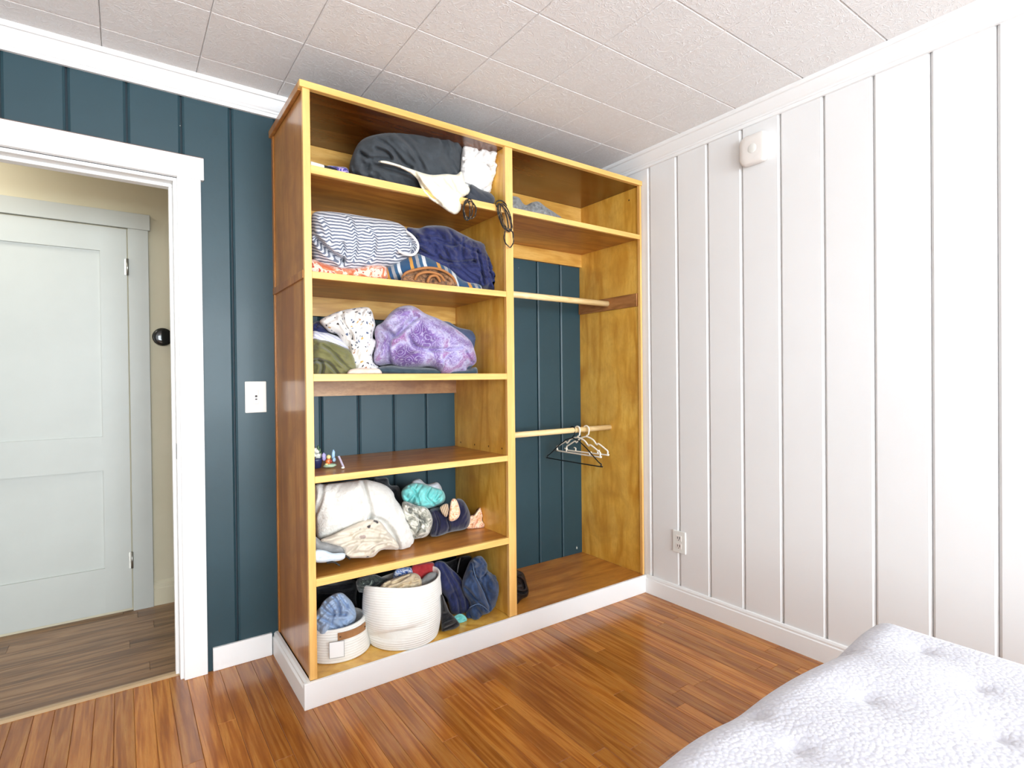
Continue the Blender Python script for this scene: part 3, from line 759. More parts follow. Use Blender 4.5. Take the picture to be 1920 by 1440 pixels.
ITEMS = [
  {'name': 'comforter', 'out': [(0.5209, 1.9439), (0.5268, 2.0064), (0.5352, 2.0542), (0.5514, 2.099), (0.573, 2.1402), (0.6109, 2.1729), (0.6887, 2.2081), (0.7752, 2.2337), (0.8656, 2.2554), (0.96, 2.2758), (1.0487, 2.2929), (1.0707, 2.2809), (1.0725, 2.2025), (1.0566, 2.1174), (1.0223, 2.041), (0.9564, 1.9827), (0.8014, 1.9544), (0.6576, 1.9492), (0.5654, 1.9422)], 'y': -0.3, 'tf': 0.15, 'tb': 0.14, 'z': 1.9326, 'mat': 'charcoal', 'label': 'rolled charcoal comforter with a cream lining on the top shelf', 'cat': 'comforter', 'dir': [-0.391, -0.845, -0.366], 'creases': [([(0.5885, 2.0972), (0.6317, 2.0861), (0.71, 2.1037), (0.6989, 2.1226), (0.6542, 2.1281)], 0.01, 0.022), ([(0.6547, 2.1705), (0.7106, 2.152), (0.7736, 2.0962), (0.803, 2.0862)], 0.01, 0.016), ([(0.7458, 2.2089), (0.8041, 2.1741), (0.8575, 2.0979)], 0.012, 0.012), ([(0.6093, 2.0341), (0.6315, 2.0703), (0.6534, 2.0646), (0.8027, 2.0587), (0.8383, 2.0164)], 0.012, 0.02), ([(0.5399, 2.0091), (0.5874, 2.0087), (0.6528, 2.0117)], 0.01, 0.012)], 'amp': 0.014, 'freq': 9, 'ang': -50, 'R': 0.1, 'xmin': 0.322, 'xmax': 1.174},
  {'name': 'lining', 'out': [(0.583, 2.0048), (0.6087, 2.0154), (0.6664, 2.0133), (0.7204, 2.0074), (0.8044, 2.0022), (0.8806, 2.0207), (0.929, 2.0281), (0.9538, 2.0466), (0.9719, 2.002), (0.9936, 1.9847), (0.9902, 1.9624), (0.9649, 1.9416), (0.9461, 1.9274), (0.9521, 1.9124), (0.9456, 1.8792), (0.9208, 1.8591), (0.8907, 1.8646), (0.8494, 1.8838), (0.8032, 1.9014), (0.775, 1.9219), (0.7612, 1.9474), (0.7421, 1.9766), (0.693, 1.9966), (0.6451, 2.0037)], 'y': -0.475, 'tf': 0.03, 'tb': 0.03, 'z': None, 'mat': 'cream', 'label': 'cream cotton lining spilling over the shelf edge', 'cat': '', 'dir': [-0.441, -0.835, -0.331], 'creases': [([(0.7368, 1.9958), (0.7809, 1.9435), (0.8494, 1.889)], 0.008, 0.016), ([(0.8043, 1.9945), (0.8328, 1.964), (0.8797, 1.9416)], 0.007, 0.012), ([(0.8925, 2.0126), (0.9222, 1.9709), (0.9158, 1.9484)], 0.007, 0.012)], 'amp': 0.01, 'freq': 16, 'ang': -60, 'R': 0.03, 'parent': 'comforter'},
  {'name': 'blanket', 'out': [(1.036, 2.2164), (1.0759, 2.226), (1.1165, 2.2299), (1.158, 2.2368), (1.2145, 2.2442), (1.2358, 2.2314), (1.2319, 2.2008), (1.2209, 2.1895), (1.2366, 2.1781), (1.2362, 2.1423), (1.2129, 2.1137), (1.1911, 2.0798), (1.18, 2.0365), (1.1413, 2.0117), (1.0864, 1.99), (1.0397, 1.9815), (1.0139, 2.022), (1.0148, 2.0956), (1.0223, 2.1708)], 'y': -0.36, 'tf': 0.09, 'tb': 0.1, 'z': 1.9326, 'mat': 'white_cotton', 'label': 'crumpled white blanket stuffed beside the charcoal comforter', 'cat': 'blanket', 'dir': [-0.505, -0.785, -0.359], 'creases': [([(1.0418, 2.1582), (1.0888, 2.1802), (1.1233, 2.2228)], 0.007, 0.016), ([(1.1156, 2.1516), (1.164, 2.1563), (1.1776, 2.13)], 0.007, 0.014), ([(1.2209, 2.1895), (1.1852, 2.1727), (1.1365, 2.1794)], 0.006, 0.012)], 'amp': 0.016, 'freq': 16.8, 'ang': 30, 'R': 0.055, 'xmin': 0.322, 'xmax': 1.174},
  {'name': 'cloth', 'out': [(0.9919, 1.9508), (1.0117, 1.9983), (1.0248, 2.0174), (1.0702, 2.0041), (1.1236, 1.9974), (1.1471, 1.9763), (1.1331, 1.9483), (1.0693, 1.9315), (0.998, 1.9299)], 'y': -0.44, 'tf': 0.05, 'tb': 0.08, 'z': 1.9326, 'mat': 'dark_grey', 'label': 'dark grey cloth poking out under the white blanket', 'cat': 'cloth', 'dir': [-0.506, -0.802, -0.316], 'amp': 0.004, 'freq': 18, 'R': 0.03, 'xmin': 0.322, 'xmax': 1.174},
  {'name': 'scarf', 'out': [(0.3962, 1.9595), (0.4126, 1.9678), (0.4458, 1.9717), (0.4772, 1.9722), (0.4793, 1.9414), (0.431, 1.9267), (0.3958, 1.9289)], 'y': -0.43, 'tf': 0.03, 'tb': 0.03, 'z': 1.9326, 'mat': 'purple_blue', 'label': 'small purple and blue scarf lying left of the charcoal comforter', 'cat': 'scarf', 'dir': [-0.288, -0.894, -0.342], 'amp': 0.003, 'freq': 30, 'R': 0.015, 'xmin': 0.322, 'xmax': 1.174},
  {'name': 'comforter', 'out': [(0.3652, 1.7864), (0.3806, 1.8121), (0.4337, 1.823), (0.5085, 1.8271), (0.5863, 1.8272), (0.6675, 1.8274), (0.7235, 1.823), (0.7577, 1.807), (0.7691, 1.7899), (0.7982, 1.7698), (0.8127, 1.7448), (0.8123, 1.7176), (0.7795, 1.6865), (0.7502, 1.6616), (0.693, 1.634), (0.6212, 1.6132), (0.5573, 1.5962), (0.5158, 1.5869), (0.4704, 1.5872), (0.431, 1.5954), (0.3972, 1.6064), (0.3736, 1.6232), (0.3636, 1.651), (0.3637, 1.7379)], 'y': -0.34, 'tf': 0.13, 'tb': 0.17, 'z': 1.554, 'mat': 'ticking', 'label': 'rolled comforter with fine navy and white ticking stripes', 'cat': 'comforter', 'dir': [-0.343, -0.91, -0.233], 'creases': [([(0.5033, 1.8212), (0.5285, 1.7875), (0.5431, 1.7138), (0.532, 1.6517)], 0.008, 0.014), ([(0.5911, 1.7818), (0.6174, 1.7445), (0.6113, 1.6818), (0.5895, 1.6483)], 0.007, 0.012), ([(0.4138, 1.7893), (0.4377, 1.7488), (0.4421, 1.7051)], 0.008, 0.012), ([(0.3937, 1.7083), (0.4223, 1.6828), (0.4563, 1.6576), (0.4911, 1.6418)], 0.012, 0.03), ([(0.4919, 1.7069), (0.4964, 1.6675), (0.4859, 1.6262)], 0.008, 0.016), ([(0.7229, 1.7752), (0.7052, 1.7146), (0.6992, 1.6821)], 0.008, 0.01), ([(0.7686, 1.7496), (0.786, 1.7358), (0.7798, 1.7135)], 0.01, 0.02)], 'amp': 0.006, 'freq': 10, 'ang': 80, 'R': 0.1, 'xmin': 0.322, 'xmax': 1.174},
  {'name': 'blanket', 'out': [(0.7883, 1.8254), (0.8457, 1.8341), (0.8955, 1.854), (0.9852, 1.8638), (1.0649, 1.8436), (1.1335, 1.8238), (1.19, 1.8135), (1.204, 1.779), (1.2326, 1.7461), (1.2689, 1.7012), (1.3025, 1.6955), (1.2944, 1.6421), (1.275, 1.5909), (1.2306, 1.5811), (1.1729, 1.5884), (1.096, 1.5936), (1.0284, 1.6168), (0.9311, 1.6646), (0.8441, 1.6999), (0.8266, 1.7645)], 'y': -0.28, 'tf': 0.14, 'tb': 0.14, 'z': 1.554, 'mat': 'navy', 'label': 'crumpled shiny navy blanket on the second shelf', 'cat': 'blanket', 'dir': [-0.498, -0.84, -0.214], 'creases': [([(0.8452, 1.7893), (0.9327, 1.7902), (1.0304, 1.7803), (1.0988, 1.8249)], 0.008, 0.014), ([(0.8692, 1.7365), (0.9445, 1.7118), (1.0295, 1.7044), (1.1322, 1.7222)], 0.008, 0.016), ([(1.1469, 1.7718), (1.1672, 1.7022), (1.1806, 1.6313)], 0.008, 0.018), ([(0.9981, 1.8455), (1.0642, 1.7907), (1.1609, 1.7615)], 0.007, 0.012), ([(1.2037, 1.7547), (1.2173, 1.6834), (1.2457, 1.613)], 0.007, 0.014)], 'amp': 0.015, 'freq': 17.2, 'ang': -35, 'R': 0.07, 'xmin': 0.322, 'xmax': 1.174},
  {'name': 'cloth', 'out': [(0.3403, 1.6095), (0.3833, 1.6028), (0.4445, 1.593), (0.5181, 1.5986), (0.5588, 1.6129), (0.6266, 1.618), (0.6369, 1.5939), (0.6312, 1.5656), (0.5581, 1.5561), (0.5176, 1.5546), (0.4297, 1.5533), (0.3397, 1.556)], 'y': -0.42, 'tf': 0.05, 'tb': 0.1, 'z': 1.554, 'mat': 'coral', 'label': 'coral and pink patterned cloth pressed flat under the striped comforter', 'cat': 'cloth', 'dir': [-0.326, -0.926, -0.188], 'amp': 0.003, 'freq': 22, 'R': 0.02, 'xmin': 0.322, 'xmax': 1.174},
  {'name': 'tote_bag', 'out': [(0.6484, 1.6171), (0.6982, 1.6485), (0.7493, 1.678), (0.7957, 1.697), (0.8429, 1.6894), (0.8973, 1.6713), (0.9406, 1.6542), (0.9782, 1.6249), (1.0231, 1.6013), (1.1029, 1.5916), (1.0957, 1.5565), (0.9646, 1.5568), (0.8176, 1.5603), (0.7195, 1.562), (0.6505, 1.5659)], 'y': -0.38, 'tf': 0.06, 'tb': 0.1, 'z': 1.554, 'mat': 'bag_blue', 'label': 'blue tote bag with orange and grey bands under the navy blanket', 'cat': 'bag', 'dir': [-0.452, -0.872, -0.188], 'amp': 0.004, 'freq': 14, 'R': 0.05, 'xmin': 0.322, 'xmax': 1.174},
  {'name': 'shawl', 'out': [(0.6811, 1.5693), (0.6949, 1.5934), (0.7448, 1.6139), (0.8075, 1.6259), (0.866, 1.6218), (0.9139, 1.6002), (0.935, 1.5701), (0.9255, 1.5451), (0.8064, 1.5427), (0.6835, 1.5469)], 'y': -0.46, 'tf': 0.04, 'tb': 0.06, 'z': 1.554, 'mat': 'rust', 'label': 'rust brown shawl bunched at the front edge of the second shelf', 'cat': 'shawl', 'dir': [-0.447, -0.876, -0.181], 'creases': [([(0.7003, 1.5839), (0.7559, 1.5998), (0.8363, 1.6029), (0.8954, 1.5771)], 0.005, 0.012), ([(0.7896, 1.5722), (0.8244, 1.5912), (0.8536, 1.5731)], 0.006, 0.012)], 'amp': 0.012, 'freq': 24, 'ang': 10, 'R': 0.025, 'xmin': 0.322, 'xmax': 1.174},
  {'name': 'pillow', 'out': [(1.001, 1.4322), (1.0516, 1.4412), (1.103, 1.4178), (1.1788, 1.4068), (1.2731, 1.392), (1.2567, 1.3644), (1.2167, 1.3231), (1.2004, 1.2695), (1.1765, 1.2162), (1.0855, 1.2031), (1.013, 1.2414), (0.9856, 1.3427)], 'y': -0.17, 'tf': 0.07, 'tb': 0.07, 'z': 1.1869, 'mat': 'slate_blue', 'label': 'slate blue pillow leaning behind the purple floral comforter', 'cat': 'pillow', 'dir': [-0.504, -0.861, -0.064], 'amp': 0.003, 'freq': 8, 'R': 0.09, 'xmin': 0.322, 'xmax': 1.174},
  {'name': 'cloth', 'out': [(0.3922, 1.3941), (0.4309, 1.4196), (0.473, 1.4379), (0.5269, 1.452), (0.5823, 1.46), (0.6019, 1.446), (0.6101, 1.4192), (0.6165, 1.3867), (0.6062, 1.3371), (0.6215, 1.3266), (0.6154, 1.2936), (0.6037, 1.266), (0.6118, 1.2333), (0.6316, 1.2114), (0.6016, 1.1884), (0.5512, 1.187), (0.5239, 1.2004), (0.5135, 1.2431), (0.4978, 1.2802), (0.4768, 1.3114), (0.4613, 1.3425), (0.4301, 1.3518), (0.4072, 1.3716)], 'y': -0.34, 'tf': 0.1, 'tb': 0.14, 'z': 1.1869, 'mat': 'animal_print', 'label': 'white cloth printed with small scattered motifs, on the third shelf', 'cat': 'cloth', 'dir': [-0.336, -0.939, -0.072], 'creases': [([(0.4782, 1.4277), (0.4884, 1.3859), (0.5095, 1.355), (0.5306, 1.3076)], 0.008, 0.018), ([(0.5933, 1.4401), (0.5592, 1.3948), (0.5151, 1.3712)], 0.007, 0.012), ([(0.6029, 1.2987), (0.5693, 1.3087), (0.536, 1.297)], 0.007, 0.012), ([(0.5515, 1.2112), (0.5797, 1.2439), (0.6021, 1.2332)], 0.006, 0.01)], 'amp': 0.014, 'freq': 14, 'ang': 60, 'R': 0.06, 'xmin': 0.322, 'xmax': 1.174},
  {'name': 'cloth', 'out': [(0.3733, 1.3811), (0.4012, 1.3982), (0.4217, 1.3808), (0.4424, 1.3526), (0.4212, 1.3333), (0.3728, 1.3316)], 'y': -0.3, 'tf': 0.07, 'tb': 0.1, 'z': 1.1869, 'mat': 'navy', 'label': 'small navy cloth squeezed against the left side of the third shelf', 'cat': 'cloth', 'dir': [-0.278, -0.957, -0.087], 'amp': 0.015, 'freq': 23.0, 'R': 0.04, 'xmin': 0.322, 'xmax': 1.174},
  {'name': 'cloth', 'out': [(0.362, 1.349), (0.3993, 1.3515), (0.4404, 1.3443), (0.4823, 1.3274), (0.5169, 1.2966), (0.5245, 1.254), (0.4603, 1.2531), (0.3611, 1.2722)], 'y': -0.34, 'tf': 0.06, 'tb': 0.1, 'z': 1.1869, 'mat': 'lilac_stripe', 'label': 'pale lilac striped cloth lying over the olive garment', 'cat': 'cloth', 'dir': [-0.298, -0.952, -0.063], 'amp': 0.004, 'freq': 18, 'R': 0.03, 'xmin': 0.322, 'xmax': 1.174},
  {'name': 'sweater', 'out': [(0.3496, 1.3114), (0.3872, 1.3186), (0.4225, 1.3126), (0.4635, 1.2983), (0.5001, 1.2783), (0.5157, 1.2418), (0.5218, 1.2103), (0.515, 1.1787), (0.348, 1.1798)], 'y': -0.38, 'tf': 0.08, 'tb': 0.1, 'z': 1.1869, 'mat': 'olive', 'label': 'olive green sweater folded at the left end of the third shelf', 'cat': 'sweater', 'dir': [-0.305, -0.951, -0.043], 'creases': [([(0.3497, 1.235), (0.3763, 1.2403), (0.3911, 1.2202), (0.3857, 1.1897)], 0.008, 0.02), ([(0.392, 1.2964), (0.4271, 1.2717), (0.4627, 1.2309), (0.4992, 1.1998)], 0.008, 0.014), ([(0.3763, 1.2378), (0.4113, 1.2305), (0.4467, 1.1895)], 0.007, 0.016)], 'amp': 0.012, 'freq': 12, 'ang': -30, 'R': 0.06, 'xmin': 0.322, 'xmax': 1.174},
  {'name': 'cloth', 'out': [(0.4699, 1.2027), (0.5115, 1.2088), (0.5486, 1.2089), (0.5864, 1.2059), (0.5888, 1.1829), (0.4697, 1.1809)], 'y': -0.45, 'tf': 0.025, 'tb': 0.05, 'z': 1.1869, 'mat': 'pale_pink', 'label': 'flat pale pink cloth under the printed white one', 'cat': 'cloth', 'dir': [-0.349, -0.937, -0.016], 'amp': 0.002, 'freq': 24, 'R': 0.015, 'xmin': 0.322, 'xmax': 1.174},
  {'name': 'blanket', 'out': [(0.6168, 1.2137), (0.6747, 1.2232), (0.7341, 1.2168), (0.8588, 1.2138), (0.9108, 1.2058), (1.026, 1.2059), (1.0862, 1.2182), (1.0966, 1.1876), (1.0893, 1.1784), (0.6164, 1.181)], 'y': -0.36, 'tf': 0.08, 'tb': 0.14, 'z': 1.1869, 'mat': 'dark_teal', 'label': 'dark teal folded blanket beneath the purple floral comforter', 'cat': 'blanket', 'dir': [-0.459, -0.888, -0.017], 'amp': 0.004, 'freq': 16, 'R': 0.025, 'xmin': 0.322, 'xmax': 1.174},
  {'name': 'comforter', 'out': [(0.625, 1.3852), (0.6543, 1.406), (0.6901, 1.4471), (0.7264, 1.472), (0.7756, 1.4821), (0.813, 1.472), (0.8511, 1.4512), (0.9162, 1.4315), (0.9766, 1.4048), (1.0387, 1.3711), (1.0809, 1.3359), (1.102, 1.287), (1.1088, 1.2499), (1.094, 1.2282), (1.0594, 1.2175), (1.0541, 1.1881), (1.0153, 1.1822), (0.9132, 1.1797), (0.9002, 1.2034), (0.8611, 1.2168), (0.7848, 1.2137), (0.7233, 1.2163), (0.6815, 1.2274), (0.6404, 1.2216), (0.6146, 1.2336), (0.611, 1.2665), (0.6213, 1.3107), (0.616, 1.3546)], 'y': -0.33, 'tf': 0.14, 'tb': 0.14, 'z': 1.1869, 'mat': 'paisley', 'label': 'plump lilac and purple floral comforter on the third shelf', 'cat': 'comforter', 'dir': [-0.444, -0.894, -0.06], 'creases': [([(0.6311, 1.4103), (0.6773, 1.3681), (0.7128, 1.3471), (0.7872, 1.4129), (0.8125, 1.4316)], 0.012, 0.028), ([(0.7009, 1.3523), (0.6823, 1.2956), (0.6875, 1.2342)], 0.01, 0.018), ([(0.774, 1.3493), (0.811, 1.3045), (0.9079, 1.2951), (1.0238, 1.3037)], 0.009, 0.016), ([(1.0448, 1.292), (1.0727, 1.2495), (1.0941, 1.2374)], 0.008, 0.016), ([(0.9273, 1.248), (0.9751, 1.2785), (1.0447, 1.2859)], 0.008, 0.01)], 'amp': 0.011, 'freq': 8, 'ang': 30, 'R': 0.09, 'xmin': 0.322, 'xmax': 1.174},
  {'name': 'garment', 'out': [(0.6742, 0.7138), (0.707, 0.7217), (0.7443, 0.7175), (0.7565, 0.6842), (0.7989, 0.671), (0.8153, 0.6045), (0.8144, 0.532), (0.7461, 0.5187), (0.6725, 0.5696)], 'y': -0.14, 'tf': 0.06, 'tb': 0.08, 'z': 0.4502, 'mat': 'black_cloth', 'label': 'black garment at the back behind the sherpa blanket', 'cat': 'garment', 'dir': [-0.376, -0.904, 0.203], 'amp': 0.009, 'freq': 16, 'R': 0.05, 'xmin': 0.322, 'xmax': 1.174},
  {'name': 'sherpa_blanket', 'out': [(0.3716, 0.7503), (0.416, 0.7552), (0.4781, 0.7547), (0.557, 0.756), (0.6013, 0.7473), (0.6618, 0.7218), (0.6965, 0.688), (0.7079, 0.6568), (0.7393, 0.6151), (0.771, 0.5577), (0.7885, 0.5094), (0.792, 0.4633), (0.7695, 0.4372), (0.7291, 0.4298), (0.6896, 0.4448), (0.6437, 0.4901), (0.5838, 0.5298), (0.5109, 0.5354), (0.4269, 0.5294), (0.3931, 0.5341), (0.3761, 0.5659), (0.3716, 0.6347)], 'y': -0.31, 'tf': 0.13, 'tb': 0.17, 'z': 0.4502, 'mat': 'sherpa', 'label': 'fluffy cream sherpa blanket folded on the fifth shelf', 'cat': 'blanket', 'dir': [-0.344, -0.909, 0.237], 'creases': [([(0.5658, 0.7536), (0.5855, 0.6735), (0.5997, 0.6138), (0.5934, 0.5859)], 0.01, 0.022), ([(0.4125, 0.7535), (0.405, 0.6913), (0.3769, 0.6339)], 0.009, 0.018), ([(0.5935, 0.5931), (0.6446, 0.5704), (0.6904, 0.5113), (0.7133, 0.4478)], 0.012, 0.022), ([(0.3769, 0.6339), (0.38, 0.5652)], 0.008, 0.01)], 'amp': 0.006, 'freq': 9, 'ang': 60, 'R': 0.08, 'xmin': 0.322, 'xmax': 1.174},
  {'name': 'shirt', 'out': [(0.3556, 0.5707), (0.4039, 0.583), (0.4705, 0.6047), (0.5396, 0.6191), (0.5892, 0.6043), (0.6251, 0.5568), (0.6557, 0.5164), (0.6651, 0.4809), (0.5951, 0.4894), (0.559, 0.4689), (0.5031, 0.4766), (0.4557, 0.4894), (0.4361, 0.5264), (0.397, 0.5469)], 'y': -0.43, 'tf': 0.05, 'tb': 0.1, 'z': 0.4502, 'mat': 'beige_print', 'label': 'crumpled beige shirt with dark print below the sherpa blanket', 'cat': 'shirt', 'dir': [-0.328, -0.904, 0.275], 'creases': [([(0.4491, 0.4941), (0.4899, 0.5196), (0.5177, 0.5414)], 0.006, 0.012), ([(0.4362, 0.5363), (0.5039, 0.5439), (0.61, 0.5247), (0.6541, 0.5027)], 0.007, 0.016), ([(0.4906, 0.5732), (0.5391, 0.5783), (0.6104, 0.5524)], 0.006, 0.012), ([(0.5379, 0.4765), (0.5665, 0.5051), (0.6099, 0.5108)], 0.006, 0.012)], 'amp': 0.014, 'freq': 18, 'ang': 15, 'R': 0.04, 'xmin': 0.322, 'xmax': 1.174},
  {'name': 'cloth', 'out': [(0.3403, 0.5841), (0.368, 0.5648), (0.4395, 0.5366), (0.4541, 0.5238), (0.4511, 0.5017), (0.4062, 0.5105), (0.3397, 0.5357)], 'y': -0.42, 'tf': 0.04, 'tb': 0.1, 'z': 0.4502, 'mat': 'mid_grey', 'label': 'grey cloth at the left front of the fifth shelf', 'cat': 'cloth', 'dir': [-0.28, -0.919, 0.279], 'amp': 0.003, 'freq': 20, 'R': 0.025, 'xmin': 0.322, 'xmax': 1.174},
  {'name': 'cloth', 'out': [(0.33, 0.5444), (0.3638, 0.5393), (0.3954, 0.5228), (0.4377, 0.5146), (0.4394, 0.4946), (0.4079, 0.4892), (0.3295, 0.5026)], 'y': -0.455, 'tf': 0.03, 'tb': 0.05, 'z': 0.4502, 'mat': 'baby_blue', 'label': 'pale blue cloth at the left front of the fifth shelf', 'cat': 'cloth', 'dir': [-0.277, -0.915, 0.292], 'amp': 0.004, 'freq': 24, 'R': 0.02, 'xmin': 0.322, 'xmax': 1.174},
  {'name': 'cloth', 'out': [(0.827, 0.6879), (0.8333, 0.7077), (0.8661, 0.7102), (0.9009, 0.683), (0.9547, 0.6854), (0.9798, 0.6489), (0.9676, 0.622), (0.8652, 0.6356)], 'y': -0.22, 'tf': 0.05, 'tb': 0.06, 'z': 0.4502, 'mat': 'pale_grey', 'label': 'pale grey cloth on top of the turquoise one', 'cat': 'cloth', 'dir': [-0.437, -0.879, 0.191], 'amp': 0.006, 'freq': 22, 'R': 0.03, 'xmin': 0.322, 'xmax': 1.174},
  {'name': 'cloth', 'out': [(0.7628, 0.6735), (0.8005, 0.6996), (0.8514, 0.699), (0.921, 0.6715), (0.9674, 0.6497), (0.9806, 0.6092), (0.9576, 0.5865), (0.911, 0.5773), (0.8673, 0.5821), (0.8162, 0.6067), (0.7729, 0.6259)], 'y': -0.25, 'tf': 0.08, 'tb': 0.09, 'z': 0.4502, 'mat': 'aqua', 'label': 'turquoise cloth bunched on the grey print clothes', 'cat': 'cloth', 'dir': [-0.432, -0.877, 0.208], 'creases': [([(0.8004, 0.688), (0.8337, 0.6526), (0.8503, 0.6034)], 0.006, 0.012), ([(0.9032, 0.6674), (0.8852, 0.6301), (0.92, 0.5935)], 0.006, 0.012)], 'amp': 0.014, 'freq': 19.5, 'ang': 40, 'R': 0.04, 'xmin': 0.322, 'xmax': 1.174},
  {'name': 'shirt', 'out': [(0.7355, 0.6454), (0.7951, 0.6198), (0.8448, 0.602), (0.8714, 0.5535), (0.8675, 0.5142), (0.845, 0.4798), (0.8016, 0.4754), (0.769, 0.4834), (0.7454, 0.5361), (0.7301, 0.5979)], 'y': -0.33, 'tf': 0.08, 'tb': 0.12, 'z': 0.4502, 'mat': 'camo_grey', 'label': 'grey and cream patterned shirt wadded beside the sherpa blanket', 'cat': 'shirt', 'dir': [-0.417, -0.874, 0.249], 'creases': [([(0.7624, 0.608), (0.8028, 0.5718), (0.8439, 0.5273)], 0.006, 0.012), ([(0.7853, 0.4843), (0.8105, 0.5252), (0.8028, 0.5718)], 0.006, 0.012)], 'amp': 0.014, 'freq': 18, 'ang': -40, 'R': 0.04, 'xmin': 0.322, 'xmax': 1.174},
  {'name': 'jacket', 'out': [(0.8849, 0.5691), (0.9095, 0.5812), (0.954, 0.5803), (0.9996, 0.5979), (1.0367, 0.6066), (1.0694, 0.5882), (1.0973, 0.5348), (1.0997, 0.489), (1.0745, 0.4585), (0.9887, 0.4569), (0.9256, 0.4471), (0.8888, 0.4615), (0.8946, 0.5062)], 'y': -0.27, 'tf': 0.09, 'tb': 0.1, 'z': 0.4502, 'mat': 'dark_navy', 'label': 'dark navy jacket with a peach lining on the fifth shelf', 'cat': 'jacket', 'dir': [-0.466, -0.85, 0.244], 'creases': [([(0.9803, 0.5162), (0.989, 0.4826), (0.9796, 0.456)], 0.007, 0.014), ([(0.9181, 0.5578), (0.9352, 0.5075), (0.9258, 0.4614)], 0.007, 0.01)], 'amp': 0.011, 'freq': 13, 'ang': 70, 'R': 0.05, 'xmin': 0.322, 'xmax': 1.174},
  {'name': 'peach_lining', 'out': [(0.93, 0.5458), (0.9322, 0.5838), (0.9415, 0.6286), (0.9591, 0.6354), (0.9748, 0.6162), (0.9867, 0.5718), (0.9757, 0.5463), (0.9491, 0.5366)], 'y': -0.375, 'tf': 0.02, 'tb': 0.03, 'z': None, 'mat': 'peach', 'label': 'peach patterned lining', 'cat': '', 'dir': [-0.476, -0.848, 0.233], 'amp': 0.003, 'freq': 22, 'R': 0.02, 'parent': 'jacket'},
  {'name': 'striped_cuff', 'out': [(0.8904, 0.6034), (0.9164, 0.6165), (0.9337, 0.6086), (0.9332, 0.574), (0.92, 0.5568), (0.8987, 0.5793)], 'y': -0.365, 'tf': 0.015, 'tb': 0.03, 'z': None, 'mat': 'tan_stripe', 'label': 'tan striped cuff', 'cat': '', 'dir': [-0.462, -0.856, 0.232], 'amp': 0.002, 'freq': 22, 'R': 0.015, 'parent': 'jacket'},
  {'name': 'cloth', 'out': [(1.0902, 0.4551), (1.115, 0.5054), (1.1395, 0.51), (1.1595, 0.5281), (1.1776, 0.5398), (1.1912, 0.5106), (1.2091, 0.4823), (1.2054, 0.4299), (1.1485, 0.437)], 'y': -0.24, 'tf': 0.05, 'tb': 0.05, 'z': 0.4502, 'mat': 'peach', 'label': 'small peach patterned cloth at the right of the fifth shelf', 'cat': 'cloth', 'dir': [-0.509, -0.824, 0.248], 'creases': [([(1.1388, 0.4512), (1.1589, 0.4817), (1.1792, 0.5124)], 0.005, 0.012)], 'amp': 0.013, 'freq': 20, 'ang': 60, 'R': 0.025, 'xmin': 0.322, 'xmax': 1.174},
  {'name': 'garment', 'out': [(0.4249, 0.2959), (0.4969, 0.2907), (0.5965, 0.276), (0.5995, 0.1902), (0.6026, 0.1275), (0.5327, 0.1228), (0.4233, 0.1665)], 'y': -0.12, 'tf': 0.06, 'tb': 0.07, 'z': 0.0925, 'mat': 'black_cloth', 'label': 'black garment behind the two rope baskets', 'cat': 'garment', 'dir': [-0.284, -0.889, 0.358], 'amp': 0.009, 'freq': 14, 'R': 0.05, 'xmin': 0.322, 'xmax': 1.174},
  {'name': 'jeans', 'out': [(0.3669, 0.2512), (0.3872, 0.2834), (0.4008, 0.3005), (0.435, 0.3163), (0.4696, 0.315), (0.4974, 0.2873), (0.5184, 0.254), (0.5287, 0.2125), (0.5175, 0.1765), (0.4817, 0.1547), (0.433, 0.151), (0.3659, 0.17)], 'y': -0.32, 'tf': 0.07, 'tb': 0.1, 'z': None, 'mat': 'light_denim', 'label': 'light blue jeans heaped in the small rope basket', 'cat': 'jeans', 'dir': [-0.277, -0.884, 0.377], 'creases': [([(0.4281, 0.311), (0.4552, 0.2767), (0.4616, 0.2334)], 0.007, 0.018), ([(0.4556, 0.3114), (0.4761, 0.2716), (0.5251, 0.2099)], 0.006, 0.012), ([(0.3872, 0.28), (0.4272, 0.2389), (0.4825, 0.2245)], 0.008, 0.02), ([(0.38, 0.2409), (0.4201, 0.2098), (0.4541, 0.1798)], 0.006, 0.01), ([(0.4008, 0.3005), (0.4275, 0.2629), (0.4409, 0.2353)], 0.006, 0.012)], 'amp': 0.013, 'freq': 18.2, 'ang': 60, 'R': 0.05, 'xmin': 0.322, 'xmax': 1.174},
  {'name': 'trousers', 'out': [(0.5388, 0.3041), (0.5321, 0.3483), (0.5651, 0.3588), (0.6097, 0.3563), (0.6398, 0.3388), (0.6704, 0.3174), (0.6544, 0.277), (0.6086, 0.266), (0.5569, 0.2927)], 'y': -0.315, 'tf': 0.06, 'tb': 0.08, 'z': None, 'mat': 'camo_dark', 'label': 'dark green camouflage trousers sticking out of the large basket', 'cat': 'trousers', 'dir': [-0.334, -0.878, 0.342], 'amp': 0.008, 'freq': 20, 'R': 0.04, 'xmin': 0.322, 'xmax': 1.174},
